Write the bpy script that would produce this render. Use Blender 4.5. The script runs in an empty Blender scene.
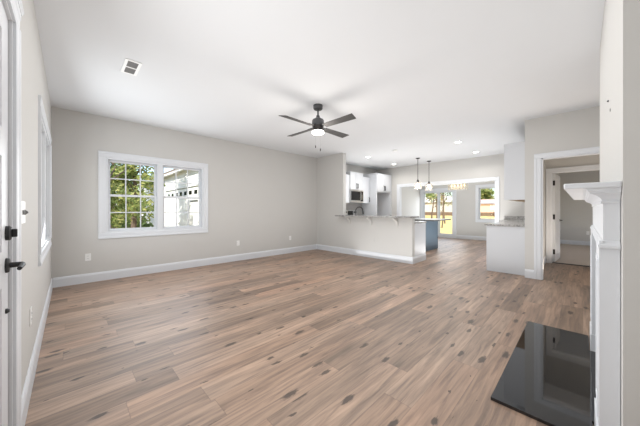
import bpy, bmesh, math, random
from mathutils import Vector, Matrix, noise
R = math.radians
random.seed(7)
S = bpy.context.scene
COL = S.collection

# ------------------------------------------------------------------ camera
FPX, CYPX, YAW, CAMH = 257.04, 210.04, 45.64, 1.1755
cam_d = bpy.data.cameras.new('camera')
cam_d.sensor_fit = 'HORIZONTAL'; cam_d.sensor_width = 36.0
cam_d.lens = FPX / 640 * 36.0
cam_d.shift_x = 0.0
cam_d.shift_y = -(213 - CYPX) / 640.0
cam_d.clip_start = 0.02; cam_d.clip_end = 400
cam = bpy.data.objects.new('camera', cam_d); COL.objects.link(cam)
cam.location = (0, 0, CAMH)
cam.rotation_euler = (R(90), 0, R(YAW - 90))
S.camera = cam

# ------------------------------------------------------------------ world, sun, fill, exposure
S.view_settings.view_transform = 'Standard'
S.view_settings.look = 'None'
S.view_settings.gamma = 1.0
S.view_settings.use_curve_mapping = False
S.view_settings.exposure = 0.0

world = bpy.data.worlds.new('world'); S.world = world; world.use_nodes = True
wn = world.node_tree.nodes; wl = world.node_tree.links
wn.clear()
sky = wn.new('ShaderNodeTexSky'); sky.sky_type = 'NISHITA'; sky.sun_disc = False
sky.sun_elevation = R(46); sky.sun_rotation = R(200); sky.dust_density = 2.5; sky.ozone_density = 1.0; sky.air_density = 1.0
bg = wn.new('ShaderNodeBackground'); bg.inputs['Strength'].default_value = 0.40
wo = wn.new('ShaderNodeOutputWorld')
wl.new(sky.outputs['Color'], bg.inputs['Color']); wl.new(bg.outputs['Background'], wo.inputs['Surface'])

def sun(name, direction, energy, angle, color):
    d = bpy.data.lights.new(name, 'SUN'); d.energy = energy; d.angle = R(angle); d.color = color
    o = bpy.data.objects.new(name, d); COL.objects.link(o)
    o.rotation_euler = Vector(direction).to_track_quat('-Z', 'Y').to_euler()
    o.location = (0, -8, 10)
    return o
sun('sun', (0.62, 0.50, -0.62), 6.5, 0.6, (1.0, 0.95, 0.86))

def area(name, loc, direction, size, watts, color, shape='DISK', spread=180):
    d = bpy.data.lights.new(name, 'AREA'); d.shape = shape; d.energy = watts; d.color = color
    d.size = size; d.spread = R(spread)
    o = bpy.data.objects.new(name, d); COL.objects.link(o)
    o.location = loc; o.rotation_euler = Vector(direction).to_track_quat('-Z', 'Y').to_euler()
    return o
# added fill: unseen wide area lamps low in each room, facing the ceiling
def bounce(name, loc, sx, sy, watts, color=(1.0, 0.985, 0.965)):
    o = area(name, loc, (0, 0, 1), sx, watts, color, 'RECTANGLE')
    o.rotation_euler = (math.pi, 0, 0); o.data.size_y = sy
    return o
bounce('living_bounce', (3.05, 2.2, 0.06), 4.6, 3.8, 62, (1.0, 1.0, 1.0))
bounce('kitchen_bounce', (7.4, 2.05, 0.06), 1.8, 1.0, 38, (1.0, 1.0, 1.0))
bounce('dining_bounce', (10.1, 3.1, 0.06), 1.8, 2.6, 18, (0.90, 0.97, 1.0))
bounce('hall_bounce', (6.7, -0.2, 0.06), 1.2, 1.0, 24, (1.0, 0.88, 0.76))
bounce('bedroom_bounce', (10.2, -0.9, 0.06), 2.4, 2.4, 13, (1.0, 0.98, 0.95))
# matching added fill lamps under the ceiling, not actual fixtures
def overhead(name, loc, sx, sy, watts, color=(1.0, 1.0, 1.0)):
    o = area(name, loc, (0, 0, -1), sx, watts, color, 'RECTANGLE')
    o.rotation_euler = (0, 0, 0); o.data.size_y = sy
    return o
overhead('living_overhead_fill', (2.5, 2.05, 2.72), 4.6, 3.8, 56)
overhead('kitchen_overhead_fill', (6.9, 3.6, 2.72), 1.8, 2.4, 28)
bounce('kitchen_aisle_bounce', (6.6, 4.1, 0.93), 0.8, 1.4, 21)
overhead('dining_overhead_fill', (10.1, 3.1, 2.72), 2.0, 3.2, 26, (0.94, 0.97, 1.0))
area('door_side_fill', (-0.05, 1.7, 1.5), (1, -0.2, -0.05), 0.7, 25, (1.0, 1.0, 1.0))  # added unseen fill by the door wall, brightens surfaces facing it
# daylight through the windows and the glass door
def daylight(name, loc, direction, sx, sy, watts, color=(0.93, 0.97, 1.0)):
    o = area(name, loc, direction, sx, watts, color, 'RECTANGLE'); o.data.size_y = sy
    return o
daylight('side_window_daylight', (-0.14, 4.2, 1.43), (1, -0.1, -0.12), 1.25, 1.7, 26)
daylight('double_window_daylight', (1.24, 5.56, 1.43), (0, -1, 0), 1.55, 1.25, 20)
daylight('glass_door_daylight', (11.46, 4.28, 1.05), (-1, 0, 0), 1.85, 1.4, 22)

# ------------------------------------------------------------------ materials
def mat(name, color, rough=0.5, metal=0.0, spec=0.5, emit=None, estr=0.0, bump=0.0, bscale=200.0, var=0.0, vscale=3.0, coat=0.0):
    m = bpy.data.materials.new(name); m.use_nodes = True
    nt = m.node_tree; b = nt.nodes['Principled BSDF']
    c = (*color, 1.0)
    b.inputs['Base Color'].default_value = c
    b.inputs['Roughness'].default_value = rough
    b.inputs['Metallic'].default_value = metal
    b.inputs['Specular IOR Level'].default_value = spec
    b.inputs['Coat Weight'].default_value = coat
    if emit:
        b.inputs['Emission Color'].default_value = (*emit, 1.0); b.inputs['Emission Strength'].default_value = estr
    tc = nt.nodes.new('ShaderNodeTexCoord')
    nz = nt.nodes.new('ShaderNodeTexNoise'); nz.inputs['Scale'].default_value = vscale; nz.inputs['Detail'].default_value = 4
    nt.links.new(tc.outputs['Object'], nz.inputs['Vector'])
    mx = nt.nodes.new('ShaderNodeMix'); mx.data_type = 'RGBA'
    lo = tuple(max(0, x * (1 - var)) for x in color); hi = tuple(min(1, x * (1 + var)) for x in color)
    mx.inputs[6].default_value = (*lo, 1); mx.inputs[7].default_value = (*hi, 1)
    nt.links.new(nz.outputs['Fac'], mx.inputs[0]); nt.links.new(mx.outputs[2], b.inputs['Base Color'])
    if bump > 0:
        n2 = nt.nodes.new('ShaderNodeTexNoise'); n2.inputs['Scale'].default_value = bscale; n2.inputs['Detail'].default_value = 3
        nt.links.new(tc.outputs['Object'], n2.inputs['Vector'])
        bp = nt.nodes.new('ShaderNodeBump'); bp.inputs['Strength'].default_value = bump; bp.inputs['Distance'].default_value = 0.002
        nt.links.new(n2.outputs['Fac'], bp.inputs['Height']); nt.links.new(bp.outputs['Normal'], b.inputs['Normal'])
    return m

M = {}
M['wall'] = mat('greige_wall_paint', (0.562, 0.553, 0.533), 0.75, bump=0.12, bscale=260, var=0.012, spec=0.3)
M['ceil'] = mat('ceiling_paint', (0.69, 0.705, 0.722), 0.85, bump=0.15, bscale=180, var=0.01, spec=0.2)
M['trim'] = mat('white_trim_paint', (0.665, 0.685, 0.715), 0.38, var=0.01)
M['cab'] = mat('white_cabinet_paint', (0.585, 0.60, 0.625), 0.35, var=0.01)
M['blue'] = mat('slate_blue_cabinet_paint', (0.105, 0.155, 0.205), 0.4, var=0.03)
M['door'] = mat('white_door_paint', (0.67, 0.68, 0.70), 0.35, var=0.01)
M['black'] = mat('black_hardware', (0.010, 0.010, 0.011), 0.5, metal=0.0, var=0.05)
M['bronze'] = mat('dark_bronze_metal', (0.030, 0.026, 0.024), 0.42, metal=0.6, var=0.1)
M['steel'] = mat('brushed_stainless', (0.55, 0.55, 0.55), 0.32, metal=1.0, var=0.05, vscale=40)
M['dglass'] = mat('black_appliance_glass', (0.010, 0.010, 0.011), 0.08, var=0.05)
M['fan'] = mat('charcoal_fan_finish', (0.040, 0.040, 0.042), 0.45, metal=0.2, var=0.08, vscale=12)
M['blade'] = mat('charcoal_wood_blade', (0.050, 0.049, 0.048), 0.55, var=0.18, vscale=30)
M['outlet'] = mat('white_plastic', (0.80, 0.80, 0.79), 0.35, var=0.01)
M['slot'] = mat('dark_slot', (0.10, 0.10, 0.10), 0.6, var=0.02)
M['grey_metal'] = mat('grey_register_metal', (0.20, 0.20, 0.20), 0.5, var=0.03)
M['rawwood'] = mat('raw_plywood', (0.42, 0.30, 0.19), 0.7, var=0.18, vscale=14)
M['facing'] = mat('black_slate_facing', (0.012, 0.013, 0.015), 0.2, var=0.25, vscale=9)
M['firebox'] = mat('firebox_soot', (0.01, 0.01, 0.01), 0.8, var=0.3, bump=0.3, bscale=60)
M['log'] = mat('ceramic_log', (0.16, 0.11, 0.08), 0.85, var=0.5, vscale=12, bump=0.5, bscale=40)
M['diffuser'] = mat('lit_fan_diffuser', (0.9, 0.9, 0.88), 0.5, emit=(1.0, 0.93, 0.84), estr=5.0)
M['led'] = mat('lit_downlight_lens', (0.9, 0.9, 0.9), 0.5, emit=(1.0, 0.97, 0.92), estr=14.0)
M['bulb'] = mat('lit_bulb', (1, 0.9, 0.75), 0.5, emit=(1.0, 0.80, 0.55), estr=7.0)
M['cbulb'] = mat('lit_candle_bulb', (1, 0.85, 0.6), 0.5, emit=(1.0, 0.68, 0.36), estr=4.0)
M['tile'] = mat('grey_wall_tile', (0.33, 0.32, 0.31), 0.3, var=0.08, vscale=8)
M['niche'] = mat('niche_wall_paint', (0.53, 0.50, 0.47), 0.75, var=0.02)
M['bark'] = mat('tree_bark', (0.12, 0.085, 0.06), 0.9, var=0.4, vscale=6, bump=0.6, bscale=25)
M['siding'] = mat('white_house_paint', (0.80, 0.80, 0.78), 0.6, var=0.01)
M['soffit'] = mat('white_soffit_vinyl', (0.76, 0.76, 0.73), 0.6, var=0.01)
M['shingle'] = mat('roof_shingle', (0.20, 0.15, 0.13), 0.9, var=0.3, vscale=9, bump=0.5, bscale=40)
M['pinkroof'] = mat('weathered_red_shingle', (0.55, 0.36, 0.32), 0.9, var=0.2, vscale=6, bump=0.5, bscale=30)
M['tanbrick'] = mat('tan_brick_wall', (0.68, 0.48, 0.35), 0.9, var=0.22, vscale=10, bump=0.4, bscale=20)
M['paleroof'] = mat('pale_grey_shingle', (0.55, 0.52, 0.48), 0.9, var=0.12, vscale=6)
M['blind'] = mat('pale_window_blind', (0.55, 0.52, 0.48), 0.6, var=0.05)
M['palepaint'] = mat('beige_house_paint', (0.50, 0.46, 0.41), 0.7, var=0.05)
M['fence'] = mat('brown_fence_boards', (0.15, 0.095, 0.065), 0.85, var=0.3, vscale=5)
M['fence2'] = mat('grey_weathered_boards', (0.30, 0.27, 0.24), 0.85, var=0.25, vscale=5)
M['porch'] = mat('porch_concrete', (0.45, 0.44, 0.42), 0.85, var=0.1, bump=0.3, bscale=50)
M['roofslab'] = mat('house_roof', (0.2, 0.19, 0.18), 0.9, var=0.1)

def leaf_mat(name, c1, c2, c3):
    m = bpy.data.materials.new(name); m.use_nodes = True; nt = m.node_tree; b = nt.nodes['Principled BSDF']
    g = nt.nodes.new('ShaderNodeNewGeometry')
    rp = nt.nodes.new('ShaderNodeValToRGB')
    e = rp.color_ramp.elements
    e[0].color = (*c1, 1); e[1].color = (*c3, 1); e[1].position = 1.0
    x = e.new(0.5); x.color = (*c2, 1)
    nt.links.new(g.outputs['Random Per Island'], rp.inputs[0]); nt.links.new(rp.outputs[0], b.inputs['Base Color'])
    b.inputs['Roughness'].default_value = 0.6
    tr = nt.nodes.new('ShaderNodeBsdfTranslucent'); nt.links.new(rp.outputs[0], tr.inputs['Color'])
    mx = nt.nodes.new('ShaderNodeMixShader'); mx.inputs[0].default_value = 0.45
    out = nt.nodes['Material Output']
    nt.links.new(b.outputs[0], mx.inputs[1]); nt.links.new(tr.outputs[0], mx.inputs[2]); nt.links.new(mx.outputs[0], out.inputs['Surface'])
    return m
M['leaf'] = leaf_mat('green_leaves', (0.10, 0.15, 0.035), (0.24, 0.29, 0.08), (0.46, 0.44, 0.16))
M['leaf_dark'] = leaf_mat('dark_leaves', (0.05, 0.09, 0.025), (0.12, 0.18, 0.05), (0.22, 0.25, 0.09))
M['leaf_dry'] = leaf_mat('autumn_leaves', (0.30, 0.24, 0.09), (0.44, 0.34, 0.14), (0.52, 0.42, 0.26))

def glass_mat(name, tint=(1, 1, 1), refl=0.06, milk=0.0):
    m = bpy.data.materials.new(name); m.use_nodes = True; nt = m.node_tree; nt.nodes.clear()
    out = nt.nodes.new('ShaderNodeOutputMaterial'); t = nt.nodes.new('ShaderNodeBsdfTransparent'); t.inputs[0].default_value = (*tint, 1)
    g = nt.nodes.new('ShaderNodeBsdfGlossy'); g.inputs['Roughness'].default_value = 0.02
    lw = nt.nodes.new('ShaderNodeLayerWeight'); lw.inputs['Blend'].default_value = 0.12
    ma = nt.nodes.new('ShaderNodeMath'); ma.operation = 'MULTIPLY'; ma.inputs[1].default_value = refl * 8
    nt.links.new(lw.outputs['Fresnel'], ma.inputs[0])
    mx = nt.nodes.new('ShaderNodeMixShader'); nt.links.new(ma.outputs[0], mx.inputs[0])
    nt.links.new(t.outputs[0], mx.inputs[1]); nt.links.new(g.outputs[0], mx.inputs[2])
    tl = nt.nodes.new('ShaderNodeBsdfTranslucent'); tl.inputs[0].default_value = (0.95, 0.93, 0.90, 1)
    m2 = nt.nodes.new('ShaderNodeMixShader'); m2.inputs[0].default_value = milk
    nt.links.new(mx.outputs[0], m2.inputs[1]); nt.links.new(tl.outputs[0], m2.inputs[2]); nt.links.new(m2.outputs[0], out.inputs['Surface'])
    return m
M['glass'] = glass_mat('window_glass', (0.97, 0.985, 0.98))
M['shade'] = glass_mat('clear_shade_glass', (0.97, 0.97, 0.97), 0.09, 0.17)
M['crystal'] = glass_mat('crystal_glass', (0.98, 0.95, 0.88), 0.10, 0.18)

def granite():
    m = bpy.data.materials.new('speckled_grey_granite'); m.use_nodes = True; nt = m.node_tree; b = nt.nodes['Principled BSDF']
    tc = nt.nodes.new('ShaderNodeTexCoord')
    v = nt.nodes.new('ShaderNodeTexVoronoi'); v.inputs['Scale'].default_value = 70
    n = nt.nodes.new('ShaderNodeTexNoise'); n.inputs['Scale'].default_value = 16; n.inputs['Detail'].default_value = 6
    nt.links.new(tc.outputs['Object'], v.inputs['Vector']); nt.links.new(tc.outputs['Object'], n.inputs['Vector'])
    a = nt.nodes.new('ShaderNodeMix'); a.data_type = 'FLOAT'; a.inputs[0].default_value = 0.55
    sx = nt.nodes.new('ShaderNodeSeparateColor'); nt.links.new(v.outputs['Color'], sx.inputs[0])
    nt.links.new(sx.outputs[0], a.inputs[2]); nt.links.new(n.outputs['Fac'], a.inputs[3])
    rp = nt.nodes.new('ShaderNodeValToRGB'); e = rp.color_ramp.elements
    e[0].position = 0.25; e[0].color = (0.15, 0.145, 0.14, 1); e[1].position = 0.78; e[1].color = (0.50, 0.49, 0.475, 1)
    nt.links.new(a.outputs[0], rp.inputs[0]); nt.links.new(rp.outputs[0], b.inputs['Base Color'])
    b.inputs['Roughness'].default_value = 0.15
    return m
M['granite'] = granite()
M['dark_stone'] = mat('dark_island_stone', (0.09, 0.085, 0.08), 0.3, var=0.3, vscale=50)

def black_granite():
    m = mat('polished_black_granite', (0.010, 0.011, 0.013), 0.035, spec=0.8, var=0.3, vscale=90)
    return m
M['hearth'] = black_granite()

def floor_mat():
    m = bpy.data.materials.new('knotty_oak_planks'); m.use_nodes = True; nt = m.node_tree; N = nt.nodes; L = nt.links
    b = N['Principled BSDF']
    def math_(op, a=None, bb=None, c=None):
        x = N.new('ShaderNodeMath'); x.operation = op
        for i, s in enumerate((a, bb, c)):
            if s is None: continue
            if isinstance(s, (int, float)): x.inputs[i].default_value = s
            else: L.new(s, x.inputs[i])
        return x.outputs[0]
    tc = N.new('ShaderNodeTexCoord'); sp = N.new('ShaderNodeSeparateXYZ'); L.new(tc.outputs['Object'], sp.inputs[0])
    W, LEN = 0.178, 1.5
    yr = math_('DIVIDE', sp.outputs[1], W); row = math_('FLOOR', yr); fy = math_('FRACT', yr)
    wn1 = N.new('ShaderNodeTexWhiteNoise'); wn1.noise_dimensions = '1D'; L.new(row, wn1.inputs['W'])
    xr = math_('ADD', math_('DIVIDE', sp.outputs[0], LEN), math_('MULTIPLY', wn1.outputs['Value'], 7.0))
    colm = math_('FLOOR', xr); fx = math_('FRACT', xr)
    cv = N.new('ShaderNodeCombineXYZ'); L.new(row, cv.inputs[0]); L.new(colm, cv.inputs[1])
    wn2 = N.new('ShaderNodeTexWhiteNoise'); wn2.noise_dimensions = '2D'; L.new(cv.outputs[0], wn2.inputs['Vector'])
    rnd = wn2.outputs['Value']
    # per-plank tone
    rp = N.new('ShaderNodeValToRGB'); e = rp.color_ramp.elements
    e[0].position = 0.0; e[0].color = (0.235, 0.164, 0.120, 1)
    e[1].position = 1.0; e[1].color = (0.385, 0.253, 0.180, 1)
    for p, c in ((0.25, (0.290, 0.208, 0.156, 1)), (0.5, (0.352, 0.238, 0.171, 1)), (0.75, (0.368, 0.266, 0.200, 1))):
        x = e.new(p); x.color = c
    L.new(rnd, rp.inputs[0])
    # grain, stretched along the plank, shifted per plank
    sh = math_('MULTIPLY', rnd, 37.0)
    gx = N.new('ShaderNodeCombineXYZ')
    L.new(math_('ADD', math_('MULTIPLY', sp.outputs[0], 1.3), sh), gx.inputs[0]); L.new(math_('MULTIPLY', sp.outputs[1], 19.0), gx.inputs[1]); L.new(sh, gx.inputs[2])
    gn = N.new('ShaderNodeTexNoise'); gn.inputs['Scale'].default_value = 1.6; gn.inputs['Detail'].default_value = 7; gn.inputs['Roughness'].default_value = 0.62; gn.inputs['Distortion'].default_value = 0.6
    L.new(gx.outputs[0], gn.inputs['Vector'])
    gr = N.new('ShaderNodeValToRGB'); e = gr.color_ramp.elements
    e[0].position = 0.30; e[0].color = (0.50, 0.50, 0.52, 1); e[1].position = 0.64; e[1].color = (1.16, 1.15, 1.13, 1)
    L.new(gn.outputs['Fac'], gr.inputs[0])
    mu = N.new('ShaderNodeMix'); mu.data_type = 'RGBA'; mu.blend_type = 'MULTIPLY'; mu.inputs[0].default_value = 1.0
    L.new(rp.outputs[0], mu.inputs[6]); L.new(gr.outputs[0], mu.inputs[7])
    # broad streaks
    bx = N.new('ShaderNodeCombineXYZ'); L.new(math_('ADD', math_('MULTIPLY', sp.outputs[0], 0.7), sh), bx.inputs[0]); L.new(math_('MULTIPLY', sp.outputs[1], 5.0), bx.inputs[1])
    bn = N.new('ShaderNodeTexNoise'); bn.inputs['Scale'].default_value = 1.5; bn.inputs['Detail'].default_value = 3
    L.new(bx.outputs[0], bn.inputs['Vector'])
    br = N.new('ShaderNodeValToRGB'); e = br.color_ramp.elements
    e[0].position = 0.32; e[0].color = (0.74, 0.76, 0.78, 1); e[1].position = 0.62; e[1].color = (1.05, 1.04, 1.03, 1)
    L.new(bn.outputs['Fac'], br.inputs[0])
    m2 = N.new('ShaderNodeMix'); m2.data_type = 'RGBA'; m2.blend_type = 'MULTIPLY'; m2.inputs[0].default_value = 1.0
    L.new(mu.outputs[2], m2.inputs[6]); L.new(br.outputs[0], m2.inputs[7])
    # knots
    kx = N.new('ShaderNodeCombineXYZ'); L.new(math_('ADD', math_('MULTIPLY', sp.outputs[0], 2.6), sh), kx.inputs[0]); L.new(math_('MULTIPLY', sp.outputs[1], 7.5), kx.inputs[1])
    kv = N.new('ShaderNodeTexVoronoi'); kv.voronoi_dimensions = '2D'; kv.inputs['Scale'].default_value = 1.0; L.new(kx.outputs[0], kv.inputs['Vector'])
    kn = N.new('ShaderNodeTexNoise'); kn.inputs['Scale'].default_value = 9; L.new(kx.outputs[0], kn.inputs['Vector'])
    ks = N.new('ShaderNodeSeparateColor'); L.new(kv.outputs['Color'], ks.inputs[0])
    kd = math_('ADD', kv.outputs['Distance'], math_('MULTIPLY', math_('SUBTRACT', kn.outputs['Fac'], 0.5), 0.26))
    # radius depends on a random per cell, most cells have none
    rad = math_('MULTIPLY', math_('MAXIMUM', math_('SUBTRACT', ks.outputs[0], 0.38), 0.0), 0.34)
    kk = math_('SUBTRACT', 1.0, math_('DIVIDE', kd, math_('ADD', rad, 0.001)))
    kk = math_('MINIMUM', math_('MAXIMUM', math_('MULTIPLY', kk, 2.4), 0.0), 1.0)
    m3 = N.new('ShaderNodeMix'); m3.data_type = 'RGBA'; L.new(math_('MULTIPLY', kk, 0.85), m3.inputs[0])
    L.new(m2.outputs[2], m3.inputs[6]); m3.inputs[7].default_value = (0.045, 0.033, 0.027, 1)
    # seams
    ey = math_('MINIMUM', fy, math_('SUBTRACT', 1.0, fy)); ex = math_('MINIMUM', fx, math_('SUBTRACT', 1.0, fx))
    sy = math_('LESS_THAN', ey, 0.010); sx = math_('LESS_THAN', ex, 0.0016)
    sm = math_('MAXIMUM', sy, sx)
    m4 = N.new('ShaderNodeMix'); m4.data_type = 'RGBA'; L.new(math_('MULTIPLY', sm, 0.34), m4.inputs[0])
    L.new(m3.outputs[2], m4.inputs[6]); m4.inputs[7].default_value = (0.10, 0.07, 0.055, 1)
    L.new(m4.outputs[2], b.inputs['Base Color'])
    b.inputs['Roughness'].default_value = 0.42
    b.inputs['Specular IOR Level'].default_value = 0.45
    rr = N.new('ShaderNodeMapRange'); rr.inputs[3].default_value = 0.36; rr.inputs[4].default_value = 0.52
    L.new(gn.outputs['Fac'], rr.inputs[0]); L.new(rr.outputs[0], b.inputs['Roughness'])
    bp = N.new('ShaderNodeBump'); bp.inputs['Strength'].default_value = 0.12; bp.inputs['Distance'].default_value = 0.002
    L.new(gn.outputs['Fac'], bp.inputs['Height']); L.new(bp.outputs[0], b.inputs['Normal'])
    return m
M['floor'] = floor_mat()
M['carpet'] = mat('beige_carpet', (0.50, 0.44, 0.385), 0.95, var=0.12, vscale=60, bump=0.8, bscale=420, spec=0.1)
M['lawn'] = mat('dormant_yellow_lawn', (0.60, 0.46, 0.19), 0.95, var=0.18, vscale=1.4, bump=0.5, bscale=60, spec=0.1)
M['mulch'] = mat('leaf_litter_ground', (0.30, 0.25, 0.15), 0.95, var=0.45, vscale=3.0, bump=0.6, bscale=30, spec=0.1)

# ------------------------------------------------------------------ mesh helpers
class MB:
    def __init__(s): s.bm = bmesh.new()
    def box(s, x0, x1, y0, y1, z0, z1, bev=0.0, seg=2):
        b = s.bm
        if x1 < x0: x0, x1 = x1, x0
        if y1 < y0: y0, y1 = y1, y0
        if z1 < z0: z0, z1 = z1, z0
        v = [b.verts.new(p) for p in ((x0,y0,z0),(x1,y0,z0),(x1,y1,z0),(x0,y1,z0),(x0,y0,z1),(x1,y0,z1),(x1,y1,z1),(x0,y1,z1))]
        f = [b.faces.new([v[i] for i in q]) for q in ((0,3,2,1),(4,5,6,7),(0,1,5,4),(1,2,6,5),(2,3,7,6),(3,0,4,7))]
        if bev > 0:
            es = list({e for q in f for e in q.edges})
            bmesh.ops.bevel(b, geom=es, offset=bev, segments=seg, profile=0.5, affect='EDGES')
        return s
    def prism(s, poly, axis, a0, a1):
        # poly: list of 2-D points in the two other axes (order x,y,z without axis)
        b = s.bm
        def P(p, a):
            if axis == 'x': return (a, p[0], p[1])
            if axis == 'y': return (p[0], a, p[1])
            return (p[0], p[1], a)
        A = [b.verts.new(P(p, a0)) for p in poly]; B = [b.verts.new(P(p, a1)) for p in poly]
        n = len(poly)
        fs = [b.faces.new(A), b.faces.new(list(reversed(B)))]
        for i in range(n):
            fs.append(b.faces.new((A[i], B[i], B[(i+1) % n], A[(i+1) % n])))
        bmesh.ops.recalc_face_normals(b, faces=fs)
        return s
    def lathe(s, prof, c=(0,0,0), n=24, axis='z', cap=True):
        b = s.bm; rings = []
        for r, h in prof:
            ring = []
            for i in range(n):
                a = 2*math.pi*i/n
                p = (r*math.cos(a), r*math.sin(a), h)
                if axis == 'x': p = (p[2], p[0], p[1])
                elif axis == 'y': p = (p[0], p[2], p[1])
                ring.append(b.verts.new((c[0]+p[0], c[1]+p[1], c[2]+p[2])))
            rings.append(ring)
        fs = []
        for k in range(len(rings)-1):
            for i in range(n):
                fs.append(b.faces.new((rings[k][i], rings[k][(i+1)%n], rings[k+1][(i+1)%n], rings[k+1][i])))
        if cap:
            for ring in (rings[0], rings[-1]):
                try: fs.append(b.faces.new(ring))
                except ValueError: pass
        bmesh.ops.recalc_face_normals(b, faces=fs)
        return s
    def tube(s, pts, r, n=10, r1=None):
        b = s.bm; pts = [Vector(p) for p in pts]; rings = []; up = None
        for i, p in enumerate(pts):
            t = (pts[min(i+1, len(pts)-1)] - pts[max(i-1, 0)]).normalized()
            if up is None:
                up = Vector((0,0,1)) if abs(t.z) < 0.9 else Vector((1,0,0))
            u = (up - t*up.dot(t)).normalized(); w = t.cross(u); up = u
            rr = r if r1 is None else r + (r1-r)*i/(len(pts)-1)
            rings.append([b.verts.new(p + (u*math.cos(a)+w*math.sin(a))*rr) for a in (2*math.pi*k/n for k in range(n))])
        fs = []
        for k in range(len(rings)-1):
            for i in range(n):
                fs.append(b.faces.new((rings[k][i], rings[k][(i+1)%n], rings[k+1][(i+1)%n], rings[k+1][i])))
        fs.append(b.faces.new(rings[0])); fs.append(b.faces.new(rings[-1]))
        bmesh.ops.recalc_face_normals(b, faces=fs)
        return s
    def sphere(s, c, r, n=2, sq=(1,1,1)):
        res = bmesh.ops.create_icosphere(s.bm, subdivisions=n, radius=r)
        for v in res['verts']: v.co = Vector((v.co.x*sq[0]+c[0], v.co.y*sq[1]+c[1], v.co.z*sq[2]+c[2]))
        return s
    def wall(s, axis, t0, t1, a0, a1, z0, z1, holes=()):
        """slab normal to axis ('x' or 'y'), thickness t0..t1, spanning a0..a1 and z0..z1, with rectangular holes (a0,a1,z0,z1)"""
        As = sorted({a0, a1, *[h[0] for h in holes], *[h[1] for h in holes]})
        Zs = sorted({z0, z1, *[h[2] for h in holes], *[h[3] for h in holes]})
        As = [a for a in As if a0 <= a <= a1]; Zs = [z for z in Zs if z0 <= z <= z1]
        b = s.bm; vc = {}
        def V(t, a, z):
            k = (t, a, z)
            if k not in vc: vc[k] = b.verts.new((t, a, z) if axis == 'x' else (a, t, z))
            return vc[k]
        na, nz = len(As)-1, len(Zs)-1
        def solid(i, j):
            if i < 0 or j < 0 or i >= na or j >= nz: return False
            ca, cz = (As[i]+As[i+1])/2, (Zs[j]+Zs[j+1])/2
            return not any(h[0] < ca < h[1] and h[2] < cz < h[3] for h in holes)
        fs = []
        for i in range(na):
            for j in range(nz):
                if not solid(i, j): continue
                p, q, r_, w = As[i], As[i+1], Zs[j], Zs[j+1]
                for t in (t0, t1): fs.append(b.faces.new((V(t,p,r_), V(t,q,r_), V(t,q,w), V(t,p,w))))
                if not solid(i-1, j): fs.append(b.faces.new((V(t0,p,r_), V(t1,p,r_), V(t1,p,w), V(t0,p,w))))
                if not solid(i+1, j): fs.append(b.faces.new((V(t0,q,r_), V(t1,q,r_), V(t1,q,w), V(t0,q,w))))
                if not solid(i, j-1): fs.append(b.faces.new((V(t0,p,r_), V(t1,p,r_), V(t1,q,r_), V(t0,q,r_))))
                if not solid(i, j+1): fs.append(b.faces.new((V(t0,p,w), V(t1,p,w), V(t1,q,w), V(t0,q,w))))
        bmesh.ops.recalc_face_normals(b, faces=fs)
        return s
    def rot(s, ang, pivot, axis='Z'):
        m = Matrix.Translation(pivot) @ Matrix.Rotation(ang, 4, axis) @ Matrix.Translation(-Vector(pivot))
        bmesh.ops.transform(s.bm, matrix=m, verts=s.bm.verts); return s
    def build(s, name, m, parent=None, smooth=False):
        me = bpy.data.meshes.new(name)
        if parent is not None:
            off = Vector(parent.get('_o', (0,0,0)))
            bmesh.ops.translate(s.bm, vec=-off, verts=s.bm.verts)
        s.bm.to_mesh(me); s.bm.free()
        me.materials.append(m)
        if smooth:
            me.shade_smooth()
            try: me.set_sharp_from_angle(angle=R(35))
            except Exception: pass
        o = bpy.data.objects.new(name, me); COL.objects.link(o)
        if parent is not None:
            o.parent = parent; o['_o'] = tuple(parent.get('_o', (0,0,0)))
        return o

def tag(o, label=None, cat=None, group=None, kind=None):
    if label: o['label'] = label
    if cat: o['category'] = cat
    if group: o['group'] = group
    if kind: o['kind'] = kind
    return o
def thing(name, loc, label, cat, group=None, kind=None):
    o = bpy.data.objects.new(name, None); COL.objects.link(o); o.location = loc; o['_o'] = tuple(loc); o.empty_display_size = 0.1
    return tag(o, label, cat, group, kind)
def struct(name, mb, m, label, cat, parent=None):
    o = mb.build(name, m, parent)
    return tag(o, label, cat, kind='structure')
def copy_tree(root, loc, label):
    c = root.copy(); COL.objects.link(c); c.location = loc; c['label'] = label
    for ch in list(root.children):
        d = ch.copy(); COL.objects.link(d); d.parent = c
        for g in list(ch.children):
            k = g.copy(); COL.objects.link(k); k.parent = d
    return c

# ------------------------------------------------------------------ the shell
H = 2.74
XL, YW, XP, XR, YB, XF, XD = -0.187, 5.607, 5.354, 5.702, -0.115, 8.63, 11.5
YK = 0.71      # hall / kitchen dividing wall, kitchen face
T = 0.12
XBED = 12.2; YS = -0.60

struct('floor', MB().box(XL-T, XD+0.1, -2.2, YW+T, -0.12, 0.0), M['floor'], 'knotty light brown wood plank floor running through the open room', 'floor')
struct('ceiling', MB().box(XL-T, XBED+T, -2.6, YW+T, H, H+0.14), M['ceil'], 'flat white painted ceiling over the whole open room', 'ceiling')
struct('floor_bedroom', MB().box(7.72, XBED+T, -2.6, YK-T+0.01, 0.0, 0.012), M['carpet'], 'beige carpet on the bedroom floor beyond the hall doorway', 'carpet')

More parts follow.
